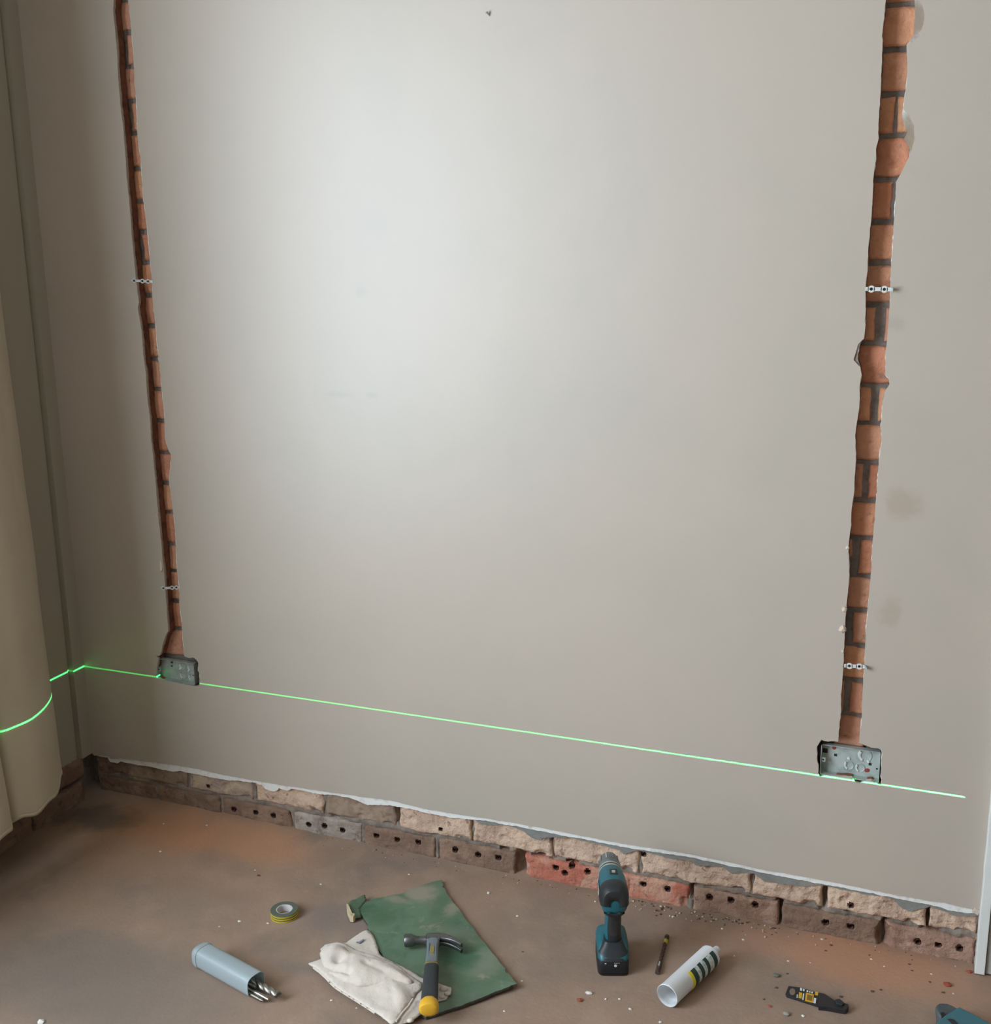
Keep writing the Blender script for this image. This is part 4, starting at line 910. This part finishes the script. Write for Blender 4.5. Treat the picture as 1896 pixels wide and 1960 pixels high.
arc = [(1812 + 0, 1950), (1820, 1949.5), (1826, 1952), (1832, 1958), (1836, 1966), (1828, 1968), (1822, 1960), (1816, 1954)]
MB().prism(tpz(arc, H2 + .003), lv(H2 - .002), lv(H2 + .0035)).build('trigger_hole_shade', m_blk, tt, bevel=.001)  # black plate puts the shade of the open trigger hole into colour
MB().prism(tpz([(1799,1938),(1806,1937),(1807.5,1945),(1803,1946)], H2 - .001), lv(H2 - .012), lv(H2 - .001)).build('slot', m_hole_shade, tt)
def stp(a, b, m_, k):
    MB().prism(tpz([a[0], a[1], b[1], b[0]], .050), lv(.012), lv(.050)).build('stripe', m_, tt, bevel=.002)
ln_ = lambda t: ((1835 + 76 * t, 1926 + 44 * t), (1831 + 76 * t, 1937 + 46 * t))
for t0, t1, m_ in ((0, .07, m_pink), (.07, .30, m_am), (.30, .42, m_pink), (.42, .66, m_am), (.66, .85, m_pink), (.85, 1.0, m_am)): stp(ln_(t0), ln_(t1), m_, 0)
MB().prism(tpz([(1800,1944),(1835,1930),(1900,1965),(1900,2040),(1830,2010),(1795,1965)], .01), lv(.0), lv(.012)).build('sole', m_blk, tt, bevel=.002)

# ================================================================ pebbles, chips and crumbs
m_peb = mat('grey_pebble', (104, 100, 92), .9, bump=[(80, .4, .002)]); m_peb2 = mat('pale_grey_pebble', (146, 138, 128), .9, bump=[(80, .4, .002)])
for (u, v, s, m_, lb) in ((1485, 1866, (.0115, .0095, .0035), m_peb, 'flat dark grey pebble on the floor behind the black tool sleeve'), (1505, 1940, (.011, .0085, .004), m_peb2, 'flat pale grey pebble on the floor in front of the black tool sleeve')):
    c = F(u, v, .003)
    tag(rock(c, s, u, 1).build('pebble', m_, origin=(c.x, c.y, 0), smooth=True, angle=180, sub=1), lb, 'pebble', 'pebbles by the tool sleeve')
m_chip = mat('white_plaster_chip', (214, 206, 194), .9); m_rchip = mat('red_brick_chip', (150, 74, 52), .95); m_bchip = mat('brown_brick_chip', (92, 66, 54), .95)
WH = [(1422,1799,4),(1508,1840,3.5),(1537,1945,4.5),(1382,1778,5),(1572.6,1797.8,4),(1127,1902,9),(1185,1912.7,4),(1206,1932,5),(1159,1912.7,5),(1263,1957,5),(1287.5,1754.6,4),(782,1674,4),(613.6,1693,4),(935,1710,7),(990,1754,5),
      (634,1915,3.5),(999,1878,3.5),(965,1936,3.5),(488,1665.7,3),(458,1764,5),(513,1768,5),(420,1774,3.5),(682,1930,3.5),(307,1630,5),(313,1577,3.5),(396,1582,5),(1667,1836,3.5),(1692,1850,3),(1550,1843,2.5),(1782,1865,3),(1824,1902,3),(1405,1830,3),(78,1957,11)]
RD = [(1109,1915,9),(1473,1926.5,6),(1485,1891,5),(1669,1898,5),(1685,1895,4),(1609,1908,5),(1813,1886,11),(1854,1861,9),(1506,1864,4),(1461.5,1913,4),(494.7,1676,6),(1804,1900,5),(1580,1820,4),(1590,1810,4),(1722,1808,5),(1745,1858,4),(1779,1880,4),(1000,1822,3),(1740,1846,4)]
rr = random.Random(5)
WHL = ['just behind the black tool sleeve, towards the bricks', "between the cartridge and the tool sleeve", 'just in front of the black tool sleeve near the pale pebble', 'behind the far end of the cartridge, near the wall', 'at the bricks, by the middle of the right orange stain', 'x', 'in front of the drill, right of the flat white flake', 'near the bottom edge of the picture, below and right of the drill', 'in front of the drill, close beside the flat white flake', 'at the bottom edge of the picture, left of the cartridge mouth', 'at the foot of the bricks right of the drill, behind the masonry bit', "behind the green board's top edge, near the wall", 'behind the torn tongue of the green board', 'x', 'between the green board and the drill, level with the drill handle', "on the floor just left of the rag's lower edge", "just right of the green board's right corner", "in front of the green board's near edge, right of the hammer", 'left of centre near the wall, on the edge of the left orange stain', 'between the tape roll and the frosted tube, the left one of two', 'close to the near left side of the tape roll', 'above the closed end of the frosted tube', "below the rag's left edge, towards the bottom of the picture", 'left of the tape roll, on the dusty floor near the curtain', 'near the left corner, on the orange stain, the nearest to the curtain', 'on the orange stain at the left, right of its middle', 'near the wall between the tool sleeve and the white casing', 'on the right hand orange stain, short of the wall', 'right of the dark pebble, behind the tool sleeve', 'near the foot of the white casing, on the left side', 'just above the teal power tool', 'behind the tool sleeve, nearest to the cartridge', 'x']
RDL = ['x', 'reddish just right of the cartridge, in front of the tool sleeve', 'just behind the hanging hole of the tool sleeve', 'dark, right of the tool sleeve, the left one of a pair', 'dark, right of the tool sleeve, the right one of a pair', 'resting right behind the pocket end of the tool sleeve', 'x', 'x', 'beside the flat dark grey pebble', "left of the tool sleeve's hanging hole", 'dark, near the wall above the tape roll', 'above the teal power tool, beside the long brown flake', "at the foot of the bricks, right of the cartridge's far end", 'on the right hand orange stain near its upper left', 'at the foot of the broken brick at the right', 'between the broken brick and the white casing, nearer the picture edge', 'close to the foot of the white casing', 'right of the green board, level with the drill base', 'just below the broken brick at the right']
for k, (u, v, s) in enumerate(WH):
    c = F(u, v, 0); r = s / .74 / 1000 * .62; c.z = fz(c.x, c.y) + r * .2
    big = {78: 'larger white scrap on the floor at the lower left corner of the picture', 1127: 'flat white flake on the floor in front of the cordless drill', 935: 'white plaster chip on the floor just right of the green board, the largest there'}.get(u)
    tag(rock(c, (r * rr.uniform(.8, 1.3), r * rr.uniform(.6, 1.0), r * .45), k * 1.7).build('plaster_chip', m_chip, origin=c), big or 'white chip ' + WHL[k], 'chip', None if big else 'white plaster chips on the floor')
for k, (u, v, s) in enumerate(RD):
    c = F(u, v, 0); r = s / .74 / 1000 * .6; c.z = fz(c.x, c.y) + r * .2
    big = {1109: 'orange red brick chip on the floor left of the cordless drill', 1813: 'long brown brick flake on the floor above the teal power tool', 1854: 'reddish brick lump on the floor beside the foot of the white casing'}.get(u)
    tag(rock(c, (r * 1.2, r * .8, r * .45), k * 2.3 + 50).build('brick_chip', m_rchip if u in (1109, 1473, 1813, 1854) else m_bchip, origin=c), big or 'brick chip ' + RDL[k], 'chip', None if big else 'brown brick chips on the floor')
cr = MB(); rr = random.Random(9)
for k in range(230):
    t = rr.random()
    if t < .55: u = rr.uniform(1140, 1500)
    else: u = rr.uniform(560, 1860)
    c0 = W(u, 1500, 0); y = -.012 - abs(rr.gauss(0, .022)); r = rr.uniform(.0008, .0024) * (1.3 if t < .55 else .9)
    q = rock((c0.x, y, fz(c0.x, y) + r * .4), (r, r, r * .7), k); cr.add(q.v, q.f, 0 if rr.random() < .6 else 1)
tag(cr.build('brick_rubble', [m_bchip, m_crumb]), 'fine crumbs of brick and mortar along the foot of the bared courses', 'rubble', kind='stuff')

# ================================================================ green laser level line (the level itself stands out of frame to the right)
lz = W(900, 1385, YP).z
ll = bpy.data.lights.new('laser_level_beam', 'POINT'); ll.energy = 1.0; ll.shadow_soft_size = .0016; ll.color = (1, 1, 1)
ll.use_nodes = True
nt = ll.node_tree; em = nt.nodes['Emission']
ge = nt.nodes.new('ShaderNodeNewGeometry'); sx = nt.nodes.new('ShaderNodeSeparateXYZ'); nt.links.new(ge.outputs['Incoming'], sx.inputs[0])
ab_ = nt.nodes.new('ShaderNodeMath'); ab_.operation = 'ABSOLUTE'; nt.links.new(sx.outputs['Z'], ab_.inputs[0])
lt = nt.nodes.new('ShaderNodeMath'); lt.operation = 'LESS_THAN'; nt.links.new(ab_.outputs[0], lt.inputs[0]); lt.inputs[1].default_value = .0006
fo = nt.nodes.new('ShaderNodeLightFalloff'); fo.inputs[0].default_value = 5200.0
mu = nt.nodes.new('ShaderNodeMath'); mu.operation = 'MULTIPLY'; nt.links.new(lt.outputs[0], mu.inputs[0]); nt.links.new(fo.outputs['Quadratic'], mu.inputs[1])
em.inputs[0].default_value = (.03, 1.0, .16, 1); nt.links.new(mu.outputs[0], em.inputs[1])
lo2 = bpy.data.objects.new('laser_level_beam', ll); COL.objects.link(lo2); lo2.location = (2.55, -.33, lz)
